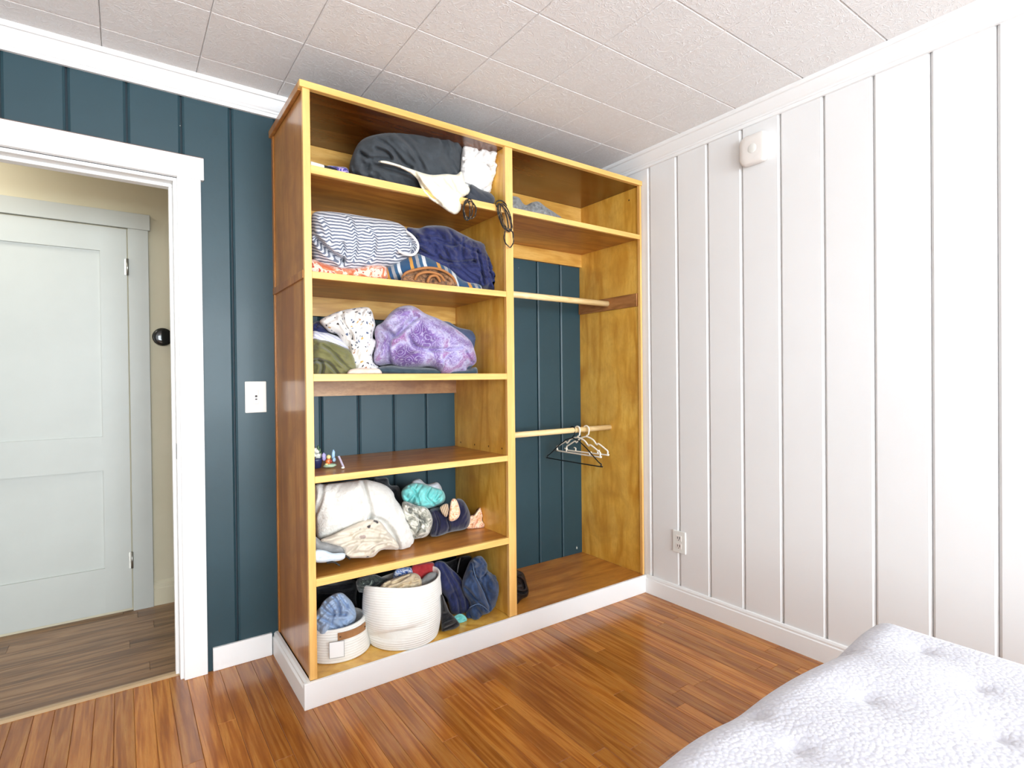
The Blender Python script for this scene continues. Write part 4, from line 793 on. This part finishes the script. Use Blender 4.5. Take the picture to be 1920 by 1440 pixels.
  {'name': 'shirt', 'out': [(0.6001, 0.3116), (0.6189, 0.3391), (0.6565, 0.3484), (0.7025, 0.3527), (0.7496, 0.3534), (0.7814, 0.3318), (0.789, 0.2894), (0.7405, 0.2567), (0.6556, 0.27)], 'y': -0.385, 'tf': 0.06, 'tb': 0.08, 'z': None, 'mat': 'khaki', 'label': 'khaki shirt bundled in the middle of the large basket', 'cat': 'shirt', 'dir': [-0.379, -0.858, 0.346], 'creases': [([(0.6263, 0.3339), (0.6715, 0.3307), (0.7337, 0.3459)], 0.006, 0.012), ([(0.6559, 0.2985), (0.7021, 0.3166), (0.7732, 0.3152)], 0.006, 0.012)], 'amp': 0.013, 'freq': 18, 'ang': 30, 'R': 0.04, 'xmin': 0.322, 'xmax': 1.174},
  {'name': 'cloth', 'out': [(0.6922, 0.3332), (0.7083, 0.358), (0.7442, 0.3579), (0.7767, 0.3488), (0.7886, 0.3198), (0.7515, 0.2902), (0.7035, 0.2936)], 'y': -0.31, 'tf': 0.04, 'tb': 0.05, 'z': None, 'mat': 'blue_check', 'label': 'blue and white checked cloth at the back of the large basket', 'cat': 'cloth', 'dir': [-0.383, -0.862, 0.331], 'amp': 0.005, 'freq': 22, 'R': 0.03, 'xmin': 0.322, 'xmax': 1.174},
  {'name': 'towel', 'out': [(0.7808, 0.3034), (0.7855, 0.3518), (0.823, 0.3555), (0.8869, 0.3471), (0.8951, 0.3095), (0.8858, 0.2647), (0.8218, 0.256)], 'y': -0.3, 'tf': 0.05, 'tb': 0.05, 'z': None, 'mat': 'red_cloth', 'label': 'red towel at the back of the large basket', 'cat': 'towel', 'dir': [-0.414, -0.848, 0.33], 'amp': 0.005, 'freq': 16, 'R': 0.03, 'xmin': 0.322, 'xmax': 1.174},
  {'name': 'cloth', 'out': [(0.7907, 0.2978), (0.8115, 0.3194), (0.8406, 0.3303), (0.87, 0.3217), (0.8738, 0.2867), (0.8397, 0.2566), (0.7903, 0.2607)], 'y': -0.365, 'tf': 0.04, 'tb': 0.05, 'z': None, 'mat': 'mid_grey', 'label': 'grey cloth at the right rim of the large basket', 'cat': 'cloth', 'dir': [-0.42, -0.84, 0.344], 'amp': 0.004, 'freq': 16, 'R': 0.03, 'xmin': 0.322, 'xmax': 1.174},
  {'name': 'jacket', 'out': [(1.0021, 0.27), (1.0596, 0.2668), (1.159, 0.2773), (1.3049, 0.2486), (1.3535, 0.2253), (1.3579, 0.133), (1.381, 0.0361), (1.3754, -0.0544), (1.2795, -0.0659), (1.0953, -0.0175), (1.0189, 0.0878)], 'y': -0.12, 'tf': 0.06, 'tb': 0.07, 'z': 0.0925, 'mat': 'black_cloth', 'label': 'black jacket behind the jeans on the bottom shelf', 'cat': 'jacket', 'dir': [-0.488, -0.799, 0.35], 'creases': [([(1.1187, 0.2722), (1.1082, 0.2222), (1.0974, 0.1552)], 0.006, 0.012)], 'amp': 0.009, 'freq': 12, 'R': 0.05, 'xmin': 0.322, 'xmax': 1.174},
  {'name': 'trousers', 'out': [(0.8911, 0.34), (0.935, 0.3404), (0.9792, 0.2996), (1.0335, 0.2397), (1.0561, 0.1779), (1.0835, 0.1061), (1.0736, 0.0719), (1.0222, 0.0771), (0.9767, 0.0946), (0.9577, 0.1614), (0.9263, 0.2084), (0.9076, 0.2676)], 'y': -0.3, 'tf': 0.07, 'tb': 0.09, 'z': None, 'mat': 'navy_twill', 'label': 'navy trousers slumped between the large basket and the jeans', 'cat': 'trousers', 'dir': [-0.453, -0.815, 0.36], 'creases': [([(0.9348, 0.3247), (0.9785, 0.236), (1.0139, 0.1476), (1.0224, 0.0892)], 0.008, 0.012), ([(0.9881, 0.2817), (1.0421, 0.1812), (1.0597, 0.0958)], 0.007, 0.01)], 'amp': 0.011, 'freq': 11, 'ang': -60, 'R': 0.05, 'xmin': 0.322, 'xmax': 1.174},
  {'name': 'jeans', 'out': [(1.012, 0.2404), (1.0366, 0.2986), (1.0668, 0.3388), (1.1141, 0.3407), (1.1473, 0.2998), (1.1536, 0.2641), (1.2103, 0.2222), (1.2278, 0.1751), (1.2109, 0.1125), (1.1806, 0.0705), (1.1411, 0.0381), (1.1371, 0.0245), (1.0722, 0.0209), (1.0398, 0.0346), (1.0294, 0.0932), (1.0548, 0.1266), (1.0187, 0.1913)], 'y': -0.34, 'tf': 0.1, 'tb': 0.12, 'z': 0.0925, 'mat': 'denim', 'label': 'dark blue jeans bunched at the right end of the bottom shelf', 'cat': 'jeans', 'dir': [-0.492, -0.79, 0.366], 'creases': [([(1.0664, 0.3084), (1.0845, 0.2482), (1.1311, 0.1646), (1.1592, 0.0842)], 0.008, 0.016), ([(1.1516, 0.258), (1.1128, 0.2339), (1.0658, 0.2604)], 0.007, 0.012), ([(1.0547, 0.1187), (1.1019, 0.123), (1.1591, 0.076)], 0.006, 0.01), ([(1.0282, 0.2129), (1.074, 0.1621), (1.1397, 0.0809)], 0.006, 0.012), ([(1.1139, 0.3229), (1.1469, 0.2672), (1.1321, 0.2459)], 0.006, 0.01)], 'amp': 0.014, 'freq': 16.2, 'ang': -50, 'R': 0.06, 'xmin': 0.322, 'xmax': 1.174},
  {'name': 'sock', 'out': [(0.8591, 0.25), (0.8803, 0.2077), (0.8967, 0.1663), (0.9134, 0.1469), (0.9456, 0.1007), (0.9255, 0.085), (0.8704, 0.0883), (0.8588, 0.0945), (0.8562, 0.1545)], 'y': -0.43, 'tf': 0.04, 'tb': 0.05, 'z': 0.0925, 'mat': 'black_cloth', 'label': 'black sock on the bottom shelf against the large basket', 'cat': 'sock', 'dir': [-0.438, -0.805, 0.399], 'amp': 0.009, 'freq': 16, 'R': 0.03, 'xmin': 0.322, 'xmax': 1.174},
  {'name': 'cloth', 'out': [(0.9178, 0.1163), (0.9607, 0.1318), (0.9959, 0.1087), (0.9955, 0.0809), (0.9383, 0.0918)], 'y': -0.4, 'tf': 0.02, 'tb': 0.03, 'z': 0.0925, 'mat': 'aqua', 'label': 'scrap of turquoise cloth under the navy trousers', 'cat': 'cloth', 'dir': [-0.454, -0.795, 0.403], 'amp': 0.014, 'freq': 33.8, 'R': 0.02, 'xmin': 0.322, 'xmax': 1.174},
  {'name': 'sweater', 'out': [(1.3059, 2.0369), (1.3595, 2.0528), (1.3864, 2.0297), (1.4083, 2.023), (1.4419, 2.0414), (1.4873, 2.0539), (1.5332, 2.0359), (1.5978, 2.0142), (1.6397, 1.9953), (1.6453, 1.9555), (1.4914, 1.9319), (1.3045, 1.929)], 'y': -0.33, 'tf': 0.08, 'tb': 0.1, 'z': 1.9326, 'mat': 'heather_grey', 'label': 'grey knitted sweater on the top shelf of the right bay', 'cat': 'sweater', 'dir': [-0.591, -0.751, -0.294], 'creases': [([(1.3806, 2.0024), (1.4361, 2.0253), (1.5041, 2.0237)], 0.006, 0.014), ([(1.4531, 2.0416), (1.4928, 2.0397), (1.5504, 2.0135)], 0.006, 0.012)], 'amp': 0.011, 'freq': 14, 'ang': -30, 'R': 0.05, 'xmin': 1.208, 'xmax': 2.055},
  {'name': 'shoe', 'out': [(1.2685, 0.2456), (1.3096, 0.2394), (1.3407, 0.2158), (1.356, 0.1718), (1.3682, 0.1307), (1.3604, 0.1028), (1.3308, 0.0989), (1.315, 0.0885), (1.3075, 0.0693), (1.2664, 0.0755)], 'y': -0.37, 'tf': 0.035, 'tb': 0.05, 'z': 0.0925, 'mat': 'black_leather', 'label': 'black leather shoe propped behind the middle stile', 'cat': 'shoe', 'dir': [-0.551, -0.752, 0.362], 'creases': [([(1.2906, 0.2116), (1.3267, 0.1868), (1.342, 0.1496)], 0.006, 0.014), ([(1.2898, 0.1449), (1.3312, 0.1267), (1.3576, 0.129)], 0.005, 0.012)], 'amp': 0.006, 'freq': 14, 'R': 0.035, 'xmin': 1.208, 'xmax': 2.05},
]

for i, e in enumerate(ITEMS): cloth(e, i+1)

# cords, piping, straps and other thin things (centre lines in metres)
TUBES = [
  {'name': 'piping', 'lines': [[(1.0437, -0.32, 2.2848), (1.0516, -0.33, 2.2652), (1.0515, -0.335, 2.2261), (1.049, -0.335, 2.1853), (1.0405, -0.335, 2.1433), (1.0304, -0.34, 2.0995)]], 'r': 0.006, 'mat': 'white_cotton', 'label': 'white piped edge of the charcoal comforter', 'cat': '', 'closed': False, 'parent': 'comforter'},
  {'name': 'cord', 'lines': [[(0.9863, -0.5073, 1.8813), (0.9807, -0.5103, 1.8578), (0.9691, -0.5084, 1.8401), (0.9595, -0.5063, 1.833), (0.9491, -0.5046, 1.8417), (0.947, -0.5023, 1.8575), (0.9435, -0.5043, 1.8786), (0.9515, -0.5051, 1.9015), (0.9614, -0.5023, 1.9159), (0.9736, -0.5022, 1.9267), (0.9823, -0.5071, 1.921), (0.9928, -0.5016, 1.9053)], [(1.0037, -0.5096, 1.8895), (1.0026, -0.5066, 1.8691), (0.9985, -0.5059, 1.8558), (0.9861, -0.5051, 1.8459), (0.9719, -0.5042, 1.8431), (0.9574, -0.5011, 1.8527), (0.9491, -0.5024, 1.8692), (0.944, -0.5053, 1.8868), (0.9546, -0.5027, 1.9027), (0.963, -0.5104, 1.9103), (0.9785, -0.5101, 1.9148), (0.9941, -0.5095, 1.9046)], [(0.9743, -0.5073, 1.8791), (0.9675, -0.5156, 1.8549), (0.9699, -0.5072, 1.8434), (0.9631, -0.506, 1.8359), (0.9534, -0.51, 1.8407), (0.9476, -0.5119, 1.8528), (0.9405, -0.5156, 1.8699), (0.9462, -0.5064, 1.8932), (0.9483, -0.5114, 1.9073), (0.9569, -0.51, 1.9165), (0.9666, -0.5066, 1.9138), (0.9713, -0.5088, 1.8984)], [(0.9994, -0.4662, 1.9449), (0.992, -0.4759, 1.9328), (0.9825, -0.4758, 1.9252), (0.9706, -0.4754, 1.9209), (0.9616, -0.4692, 1.9234), (0.9543, -0.4686, 1.9278), (0.9531, -0.4692, 1.9356), (0.9493, -0.4714, 1.942), (0.9602, -0.4724, 1.9495), (0.9742, -0.47, 1.955), (0.987, -0.4683, 1.9558), (0.9937, -0.4686, 1.9513)]], 'r': 0.003, 'mat': 'cord', 'label': 'short coil of black cord hanging below the white blanket', 'cat': 'cord', 'closed': True},
  {'name': 'cord', 'lines': [[(1.1792, -0.503, 1.889), (1.1863, -0.5066, 1.8597), (1.1877, -0.5078, 1.8371), (1.1811, -0.5066, 1.8182), (1.1596, -0.5076, 1.8232), (1.1428, -0.5065, 1.8354), (1.1281, -0.5057, 1.864), (1.1193, -0.5026, 1.895), (1.119, -0.5029, 1.9162), (1.122, -0.5075, 1.9313), (1.1424, -0.5031, 1.928), (1.1591, -0.5068, 1.9124)], [(1.1845, -0.5068, 1.8893), (1.1897, -0.5066, 1.8631), (1.19, -0.5117, 1.835), (1.1784, -0.5138, 1.822), (1.1659, -0.5094, 1.8265), (1.1474, -0.5126, 1.8443), (1.1381, -0.5101, 1.8698), (1.1264, -0.5155, 1.8958), (1.1311, -0.5068, 1.9205), (1.138, -0.5102, 1.9332), (1.1484, -0.5143, 1.9277), (1.1676, -0.5108, 1.9129)], [(1.1639, -0.5049, 1.8873), (1.1727, -0.5024, 1.8605), (1.1718, -0.5075, 1.8334), (1.1688, -0.5028, 1.8259), (1.1598, -0.5018, 1.8291), (1.1379, -0.5109, 1.8437), (1.1263, -0.5105, 1.8719), (1.1239, -0.5057, 1.9015), (1.1236, -0.5032, 1.9253), (1.1258, -0.5097, 1.9302), (1.1415, -0.5013, 1.9298), (1.1533, -0.506, 1.9126)], [(1.1947, -0.5125, 1.7935), (1.1964, -0.5124, 1.7727), (1.1858, -0.5148, 1.7557), (1.1776, -0.5122, 1.7464), (1.1657, -0.5123, 1.7522), (1.1533, -0.5122, 1.7621), (1.1462, -0.5117, 1.782), (1.1512, -0.509, 1.8044), (1.1557, -0.5114, 1.8213), (1.1684, -0.509, 1.8296), (1.178, -0.5117, 1.8254), (1.192, -0.5123, 1.8151)], [(1.1766, -0.4884, 1.9349), (1.1704, -0.4829, 1.9301), (1.158, -0.4831, 1.9238), (1.1407, -0.4854, 1.9223), (1.1251, -0.491, 1.9237), (1.1179, -0.4906, 1.9302), (1.1235, -0.4822, 1.9419), (1.1287, -0.4826, 1.9488), (1.1398, -0.4843, 1.9544), (1.1529, -0.4852, 1.9556), (1.1684, -0.4833, 1.9511), (1.1715, -0.4899, 1.9431)]], 'r': 0.003, 'mat': 'cord', 'label': 'long black cord loop hanging over the middle stile', 'cat': 'cord', 'closed': True},
  {'name': 'drawcord', 'lines': [[(0.7311, -0.4, 1.7762), (0.7439, -0.43, 1.7533), (0.7603, -0.44, 1.7276), (0.7639, -0.44, 1.7022), (0.7419, -0.45, 1.6743), (0.7067, -0.46, 1.6655), (0.6667, -0.465, 1.6736)]], 'r': 0.0052, 'mat': 'white_cotton', 'label': 'thick white drawcord of the striped comforter', 'cat': '', 'closed': False, 'parent': 'ticking'},
  {'name': 'strap', 'lines': [[(0.3682, -0.47, 0.4949), (0.3921, -0.475, 0.4946), (0.4127, -0.48, 0.4788)], [(0.4293, -0.46, 0.5025), (0.4424, -0.46, 0.5032), (0.4571, -0.465, 0.4898)]], 'r': 0.0035, 'mat': 'cord_black', 'label': 'thin black strap ends by the pale blue cloth', 'cat': 'strap', 'closed': False},
  {'name': 'drawstring', 'lines': [[(1.1134, -0.15, 0.2811), (1.0804, -0.19, 0.2645), (1.0675, -0.2, 0.2321)]], 'r': 0.003, 'mat': 'pale_grey', 'label': 'white drawstring hanging from the black jacket', 'cat': 'drawstring', 'closed': False},
  {'name': 'strap', 'lines': [[(0.6781, -0.475, 1.5652), (0.6866, -0.49, 1.5851), (0.7311, -0.5, 1.6027), (0.787, -0.5, 1.6148), (0.8444, -0.5, 1.6107), (0.8946, -0.49, 1.5914), (0.9209, -0.475, 1.5655)], [(0.7244, -0.49, 1.5614), (0.7339, -0.505, 1.5826), (0.776, -0.51, 1.5947), (0.8298, -0.505, 1.5888), (0.8621, -0.49, 1.5631)], [(0.775, -0.5, 1.5556), (0.7826, -0.51, 1.5766), (0.8099, -0.51, 1.5829), (0.8333, -0.5, 1.5631)]], 'r': 0.0055, 'mat': 'strap_rust', 'label': 'orange brown edging bands of the shawl', 'cat': '', 'closed': False, 'parent': 'shawl'},
  {'name': 'seam', 'lines': [[(1.0158, -0.43, 0.3512), (1.0185, -0.445, 0.3011), (1.0542, -0.45, 0.2253), (1.0895, -0.445, 0.1413)], [(0.9964, -0.43, 0.1598), (1.0367, -0.445, 0.1701), (1.0944, -0.44, 0.1204)]], 'r': 0.0016, 'mat': 'seam_blue', 'label': 'pale stitched seams of the dark jeans', 'cat': '', 'closed': False, 'parent': 'denim'},
]

for t in TUBES:
    par = CLOTHS.get(t.get('parent'))
    lst = [([tuple(p) for p in spline(pl, 6, t['closed'])], t['r'], t['closed']) for pl in t['lines']]
    o = tubes(t['name'], lst, t['mat'], par)
    if par: o['label'] = t['label']
    else: tag(o, t['label'], t['cat'])

# ------------------------------------------------------------------ rope baskets
def basket(cx, cy, zb, H, prof, sx, sy, sy1, label, dent=None):
    """prof(t) -> radius scale for t in 0..1; stacked rope coils give the ribs"""
    root = empty('rope_basket', (cx, cy, zb), label, 'basket')
    seg = 72; coil = 0.0085; nc = int(H/coil); V = []; F = []; rows = []
    sub = 4
    for i in range(nc*sub+1):
        z = H*i/(nc*sub); t = z/H; r = prof(t) + 0.0022*abs(math.sin(math.pi*i/sub)) - 0.0022
        rows.append((r, z))
    inner = [(rows[-1][0]-0.006, H+0.001), (rows[-1][0]-0.009, H-0.002)] + [(prof(t)-0.009, max(H*t, 0.008)) for t in (0.9, 0.75, 0.6, 0.45, 0.3, 0.15, 0.0)]
    allr = [(rows[0][0]*0.9, 0.0)] + rows + inner
    for r, z in allr:
        for k in range(seg):
            a = 2*math.pi*k/seg; rr = r; zz = z; dx = dy = 0.0
            if dent: rr, zz = dent(a, r, z, H)
            V.append((cx+rr*sx*math.cos(a), cy+rr*(sy+(sy1-sy)*z/H)*math.sin(a), zb+zz))
    for i in range(len(allr)-1):
        for k in range(seg):
            k2 = (k+1) % seg; F.append([i*seg+k, i*seg+k2, (i+1)*seg+k2, (i+1)*seg+k])
    F.append(list(range(seg))[::-1]); F.append([(len(allr)-1)*seg+k for k in range(seg)])
    obj('body', V, F, 'cotton_rope', root, smooth=True, recalc=True)
    return root
zb = ZB + 0.001
def pr_big(t): return 0.143 + 0.026*t**0.7 + 0.010*math.sin(math.pi*min(1, t*1.1))
def dent_big(a, r, z, H):
    da = (a - math.radians(232) + math.pi) % (2*math.pi) - math.pi
    g = math.exp(-(da/0.55)**2); zc = 0.060 + 0.028*da
    rr = r - 0.042*g*math.exp(-((z-zc)/0.016)**2) + 0.012*g*math.exp(-((z-zc-0.045)/0.035)**2)
    zz = z*(1+0.05*math.sin(a*2+0.6)*min(1, z/H))
    return rr, zz
basket(0.716, -0.358, zb, 0.236, pr_big, 1.0, 1.0, 0.64, 'large white cotton rope basket full of clothes on the bottom shelf', dent_big)
def pr_small(t): return 0.132 - 0.018*t**1.3
def dent_small(a, r, z, H): return r, z*(1+0.04*math.cos(a+0.6)*min(1, z/H))
bs = basket(0.454, -0.305, zb, 0.118, pr_small, 0.98, 0.98, 0.98, 'small white rope basket with tan leather handle and blank tag', dent_small)
def arc_patch(name, cx, cy, a0, a1, z0, z1, r, th, mat, parent, tilt=0.0):
    V = []; F = []; n = 16
    for i in range(n+1):
        a = a0+(a1-a0)*i/n
        for rr in (r, r+th):
            for z in (z0, z1): V.append((cx+rr*math.cos(a), cy+rr*math.sin(a), z+tilt*(i/n-0.5)))
    for i in range(n):
        b = i*4; c = b+4
        F += [[b+2, b+3, c+3, c+2], [b+0, c+0, c+1, b+1], [b+1, c+1, c+3, b+3], [b+0, b+2, c+2, c+0]]
    F += [[0, 1, 3, 2], [n*4, n*4+2, n*4+3, n*4+1]]
    return obj(name, V, F, mat, parent)
hd = arc_patch('leather_handle', 0.454, -0.305, math.radians(-106), math.radians(-44), zb+0.082, zb+0.110, 0.1185, 0.003, 'tan_leather', bs)
hd['label'] = 'tan leather handle strap'
for a in (-102, -48):
    a = math.radians(a)
    lathe('rivet', [(0.0035, 0), (0.0030, 0.002)], (0.454+0.1225*math.cos(a), -0.305+0.1225*math.sin(a), zb+0.095), 'thermostat_ring', hd, 10)
ta = math.radians(-108)
tc = Vector((0.454+0.136*math.cos(ta), -0.305+0.136*math.sin(ta), zb+0.056)); tn = Vector((math.cos(ta), math.sin(ta), 0)); tt = Vector((-tn.y, tn.x, 0)); tz = Vector((0, 0, 1))
def slab(name, c, ax, ay, an, hx, hy, th, mat, parent):
    V = [tuple(c+ax*(sx*hx)+ay*(sy*hy)+an*(sn*th)) for sn in (-1, 1) for sx, sy in ((-1, -1), (1, -1), (1, 1), (-1, 1))]
    F = [(3, 2, 1, 0), (4, 5, 6, 7), (0, 1, 5, 4), (1, 2, 6, 5), (2, 3, 7, 6), (3, 0, 4, 7)]
    return obj(name, V, F, mat, parent)
tgo = slab('hang_tag', tc, tt, tz, tn, 0.0275, 0.031, 0.0008, 'tag_edge', bs); tgo['label'] = 'blank white paper hang tag'
slab('tag_face', tc+tn*0.0010, tt, tz, tn, 0.0258, 0.0292, 0.0004, 'tag_card', tgo)

# ------------------------------------------------------------------ hangers
def hanger(x, w, z_apex, z_end, z_bar, mat, label, ry=0.0, cy=-0.247, notch=True, r=0.0045, zr=0.878, rr=0.0150):
    root = empty('clothes_hanger', (x, cy, zr), label, 'hanger', 'hangers on the lower rod')
    def P(v, z): return (x + v*math.sin(ry), cy - v*math.cos(ry), z)
    R = rr + r + 0.0005; hook = []
    for k in range(-2, 15):
        a = math.radians(200 - k*15); hook.append(P(R*math.cos(a)*1.02, zr + 0.0005 + R*math.sin(a)))
    hook += [P(R*0.75, zr-0.026), P(0.004, z_apex+0.008), P(0, z_apex-0.002)]
    tubes('hook', [(spline(hook, 3), r*0.95, False)], mat, root)
    hw = w/2; sh = z_apex - z_end
    body = [P(0, z_apex)]
    if notch:
        body += [P(hw*0.30, z_apex-sh*0.20), P(hw*0.42, z_apex-sh*0.45), P(hw*0.50, z_apex-sh*0.62), P(hw*0.58, z_apex-sh*0.52)]
    body += [P(hw*0.90, z_end+0.004), P(hw*0.985, z_end-0.004), P(hw, (z_end+z_bar)/2), P(hw*0.97, z_bar+0.004), P(hw*0.90, z_bar)]
    left = [(2*x-p[0], 2*cy-p[1], p[2]) for p in body[1:]]
    ring = body + left[::-1]
    tubes('frame', [(spline(ring, 4, True), r, True)], mat, root)
    if notch:
        for s in (-1, 1):
            tubes('strap_hook', [(spline([P(s*hw*0.55, z_bar), P(s*hw*0.53, z_bar+0.016), P(s*hw*0.62, z_bar+0.020)], 4), r*0.8, False)], mat, root)
    return root
hanger(1.800, 0.350, 0.838, 0.776, 0.748, 'hanger_white', 'nearer white plastic hanger on the lower rod', 0.0, -0.258)
hanger(1.862, 0.300, 0.838, 0.776, 0.750, 'hanger_white', 'white plastic hanger closest to the right closet panel', 0.10, -0.262)
hanger(1.780, 0.430, 0.836, 0.722, 0.702, 'hanger_black', 'wide black hanger below the white hangers', 0.02, -0.240, False, 0.0032)

# ------------------------------------------------------------------ small things on shelves
mk = empty('marker', (0.36, -0.445, 1.9326), 'white capped marker lying at the left end of the top shelf', 'marker')
def rod_between(name, a, b, r, mat, parent, seg=12):
    v, f = tube_data([a, b], r, False, seg); return obj(name, v, f, mat, parent, smooth=False, recalc=True)
rod_between('cap', (0.326, -0.478, 1.9415), (0.375, -0.470, 1.9415), 0.008, 'toy_white', mk)
rod_between('barrel', (0.375, -0.470, 1.9415), (0.425, -0.462, 1.9415), 0.0075, 'hanger_black', mk)
zs = 0.8189
pot = empty('toy_flowerpot', (0.385, -0.292, zs), 'tiny navy toy pot with white blossoms in the corner of a shelf', 'toy')
lathe('pot', [(0.018, 0.0005), (0.024, 0.030), (0.025, 0.040), (0.021, 0.040), (0.019, 0.032)], (0.385, -0.292, zs), 'toy_navy', pot, 20)
def blob(name, c, r, mat, parent, sx=1, sy=1, sz=1, bump=0.0, n=12):
    bm = bmesh.new(); bmesh.ops.create_uvsphere(bm, u_segments=n+4, v_segments=n, radius=1)
    for v in bm.verts:
        k = 1 + bump*noise.noise(v.co*2.3 + Vector(c)*50)
        v.co = Vector((c[0]+v.co.x*r*sx*k, c[1]+v.co.y*r*sy*k, c[2]+v.co.z*r*sz*k))
    return bmobj(name, bm, mat, parent, True)
for dx, dz, rr in ((0.006, 0.048, 0.013), (-0.012, 0.052, 0.012), (-0.008, 0.072, 0.012), (0.004, 0.064, 0.008), (-0.018, 0.082, 0.008)):
    blob('blossom', (0.385+dx, -0.296, zs+dz), rr, 'toy_white', pot, 1, 0.8, 0.8, 0.6)
for dx, dz in ((0.016, 0.066), (0.020, 0.052), (0.010, 0.078)):
    blob('leaf', (0.385+dx, -0.288, zs+dz), 0.009, 'toy_leaf', pot, 0.5, 0.5, 1.2)
fig = empty('toy_figurine', (0.428, -0.318, zs), 'tiny colourful winged toy figure on a pale green base', 'toy')
blob('base', (0.430, -0.320, zs+0.009), 0.026, 'toy_green', fig, 1.0, 0.7, 0.32, 0.25)
blob('body', (0.424, -0.324, zs+0.026), 0.012, 'toy_orange', fig, 1.0, 0.8, 1.0, 0.3)
blob('body_stripe', (0.431, -0.332, zs+0.026), 0.006, 'toy_red', fig, 0.8, 0.6, 1.3)
blob('head', (0.424, -0.325, zs+0.044), 0.0085, 'toy_yellow', fig)
blob('foot', (0.414, -0.330, zs+0.017), 0.005, 'toy_yellow', fig, 1.3, 1, 0.7)
blob('wing', (0.409, -0.316, zs+0.045), 0.012, 'toy_lilac', fig, 0.7, 0.4, 1.3, 0.3)
blob('wing', (0.447, -0.312, zs+0.050), 0.012, 'toy_blue', fig, 0.55, 0.4, 1.6, 0.3)
blob('tail', (0.448, -0.318, zs+0.030), 0.008, 'toy_blue', fig, 0.8, 0.5, 1.1, 0.3)
stk = empty('stick', (0.455, -0.37, zs), 'thin pale lilac stick leaning by the toy figure', 'stick')
rod_between('handle', (0.4555, -0.352, zs+0.046), (0.4625, -0.386, zs+0.007), 0.0042, 'toy_grey', stk)
blob('tip', (0.4595, -0.388, zs+0.006), 0.0055, 'toy_white', stk, 1.3, 1, 0.8)

# ------------------------------------------------------------------ bed and quilt
bx0, bx1, by0, by1, bz = 0.02, 1.41, -3.86, -1.865, 0.532
bed = empty('bed', ((bx0+bx1)/2, (by0+by1)/2, 0), 'low bed hidden beneath the white quilt', 'bed')
box('mattress', bx0+0.05, bx1-0.05, by0+0.02, by1-0.05, 0.28, bz-0.035, 'mattress_cloth', bed, 0.03, 3)
box('bed_base', bx0+0.06, bx1-0.06, by0+0.02, by1-0.06, 0.14, 0.28, 'mattress_cloth', bed, 0.01)
for lx in (bx0+0.1, bx1-0.16):
    for ly in (by0+0.1, by1-0.16): box('leg', lx, lx+0.06, ly, ly+0.06, 0, 0.14, 'ply_side', bed)
TUFT = [(0.737, -1.919), (1.137, -1.906), (0.951, -2.025), (1.26, -2.018), (1.171, -2.139), (1.007, -2.21), (0.698, -2.016)]
def quilt_mesh():
    r = 0.085; L = 0.30
    def amap(s, W):
        if s < 0: e = -s; sg = -1; edge = 0.0
        elif s > W: e = s-W; sg = 1; edge = W
        else: return s, 0.0
        a = min(e/r, math.pi/2); pos = r*math.sin(a); drop = r*(1-math.cos(a))
        if e > r*math.pi/2: drop += (e-r*math.pi/2); pos += 0.02*(e-r*math.pi/2)/L
        return edge+sg*pos, drop
    X0, X1, Y0, Y1 = bx0+r, bx1-r, by0+r, by1-r
    W, H = X1-X0, Y1-Y0
    us = np.linspace(-L-r, W+L+r, 150); vs = np.concatenate([np.linspace(-L-r, H-1.2, 40), np.linspace(H-1.2, H+L+r, 130)[1:]])
    V = []
    for v in vs:
        py, dy = amap(v, H)
        for u in us:
            px, dx = amap(u, W)
            x, y = X0+px, Y0+py
            drop = (dx**3+dy**3)**(1/3)
            z = bz - min(drop, 0.42)
            k = noise.noise(Vector((x*3.1, y*3.1, 2))); k2 = noise.noise(Vector((x*7, y*7, 8)))
            z += (0.006*k + 0.003*k2)*min(1.0, max(0.15, (bx1-0.12-x)/0.25))
            y += 0.012*noise.noise(Vector((x*5.0, 1.0, z*3)))*(1 if v > H-0.1 else 0)
            for tx_, ty_ in TUFT:
                d2 = ((x-tx_)**2+(y-ty_)**2)
                if d2 < 0.03: z -= 0.010*math.exp(-d2/(0.016**2)) + 0.006*math.exp(-d2/(0.06**2))
            V.append((x, y, max(z, 0.05)))
    n = len(us); F = []
    for j in range(len(vs)-1):
        for i in range(n-1):
            F.append([j*n+i, j*n+i+1, (j+1)*n+i+1, (j+1)*n+i])
    return V, F
qv, qf = quilt_mesh()
q = obj('quilt', qv, qf, 'quilt', None, True)
tag(q, 'white nubbly textured quilt with tufts spread over the bed', 'quilt')
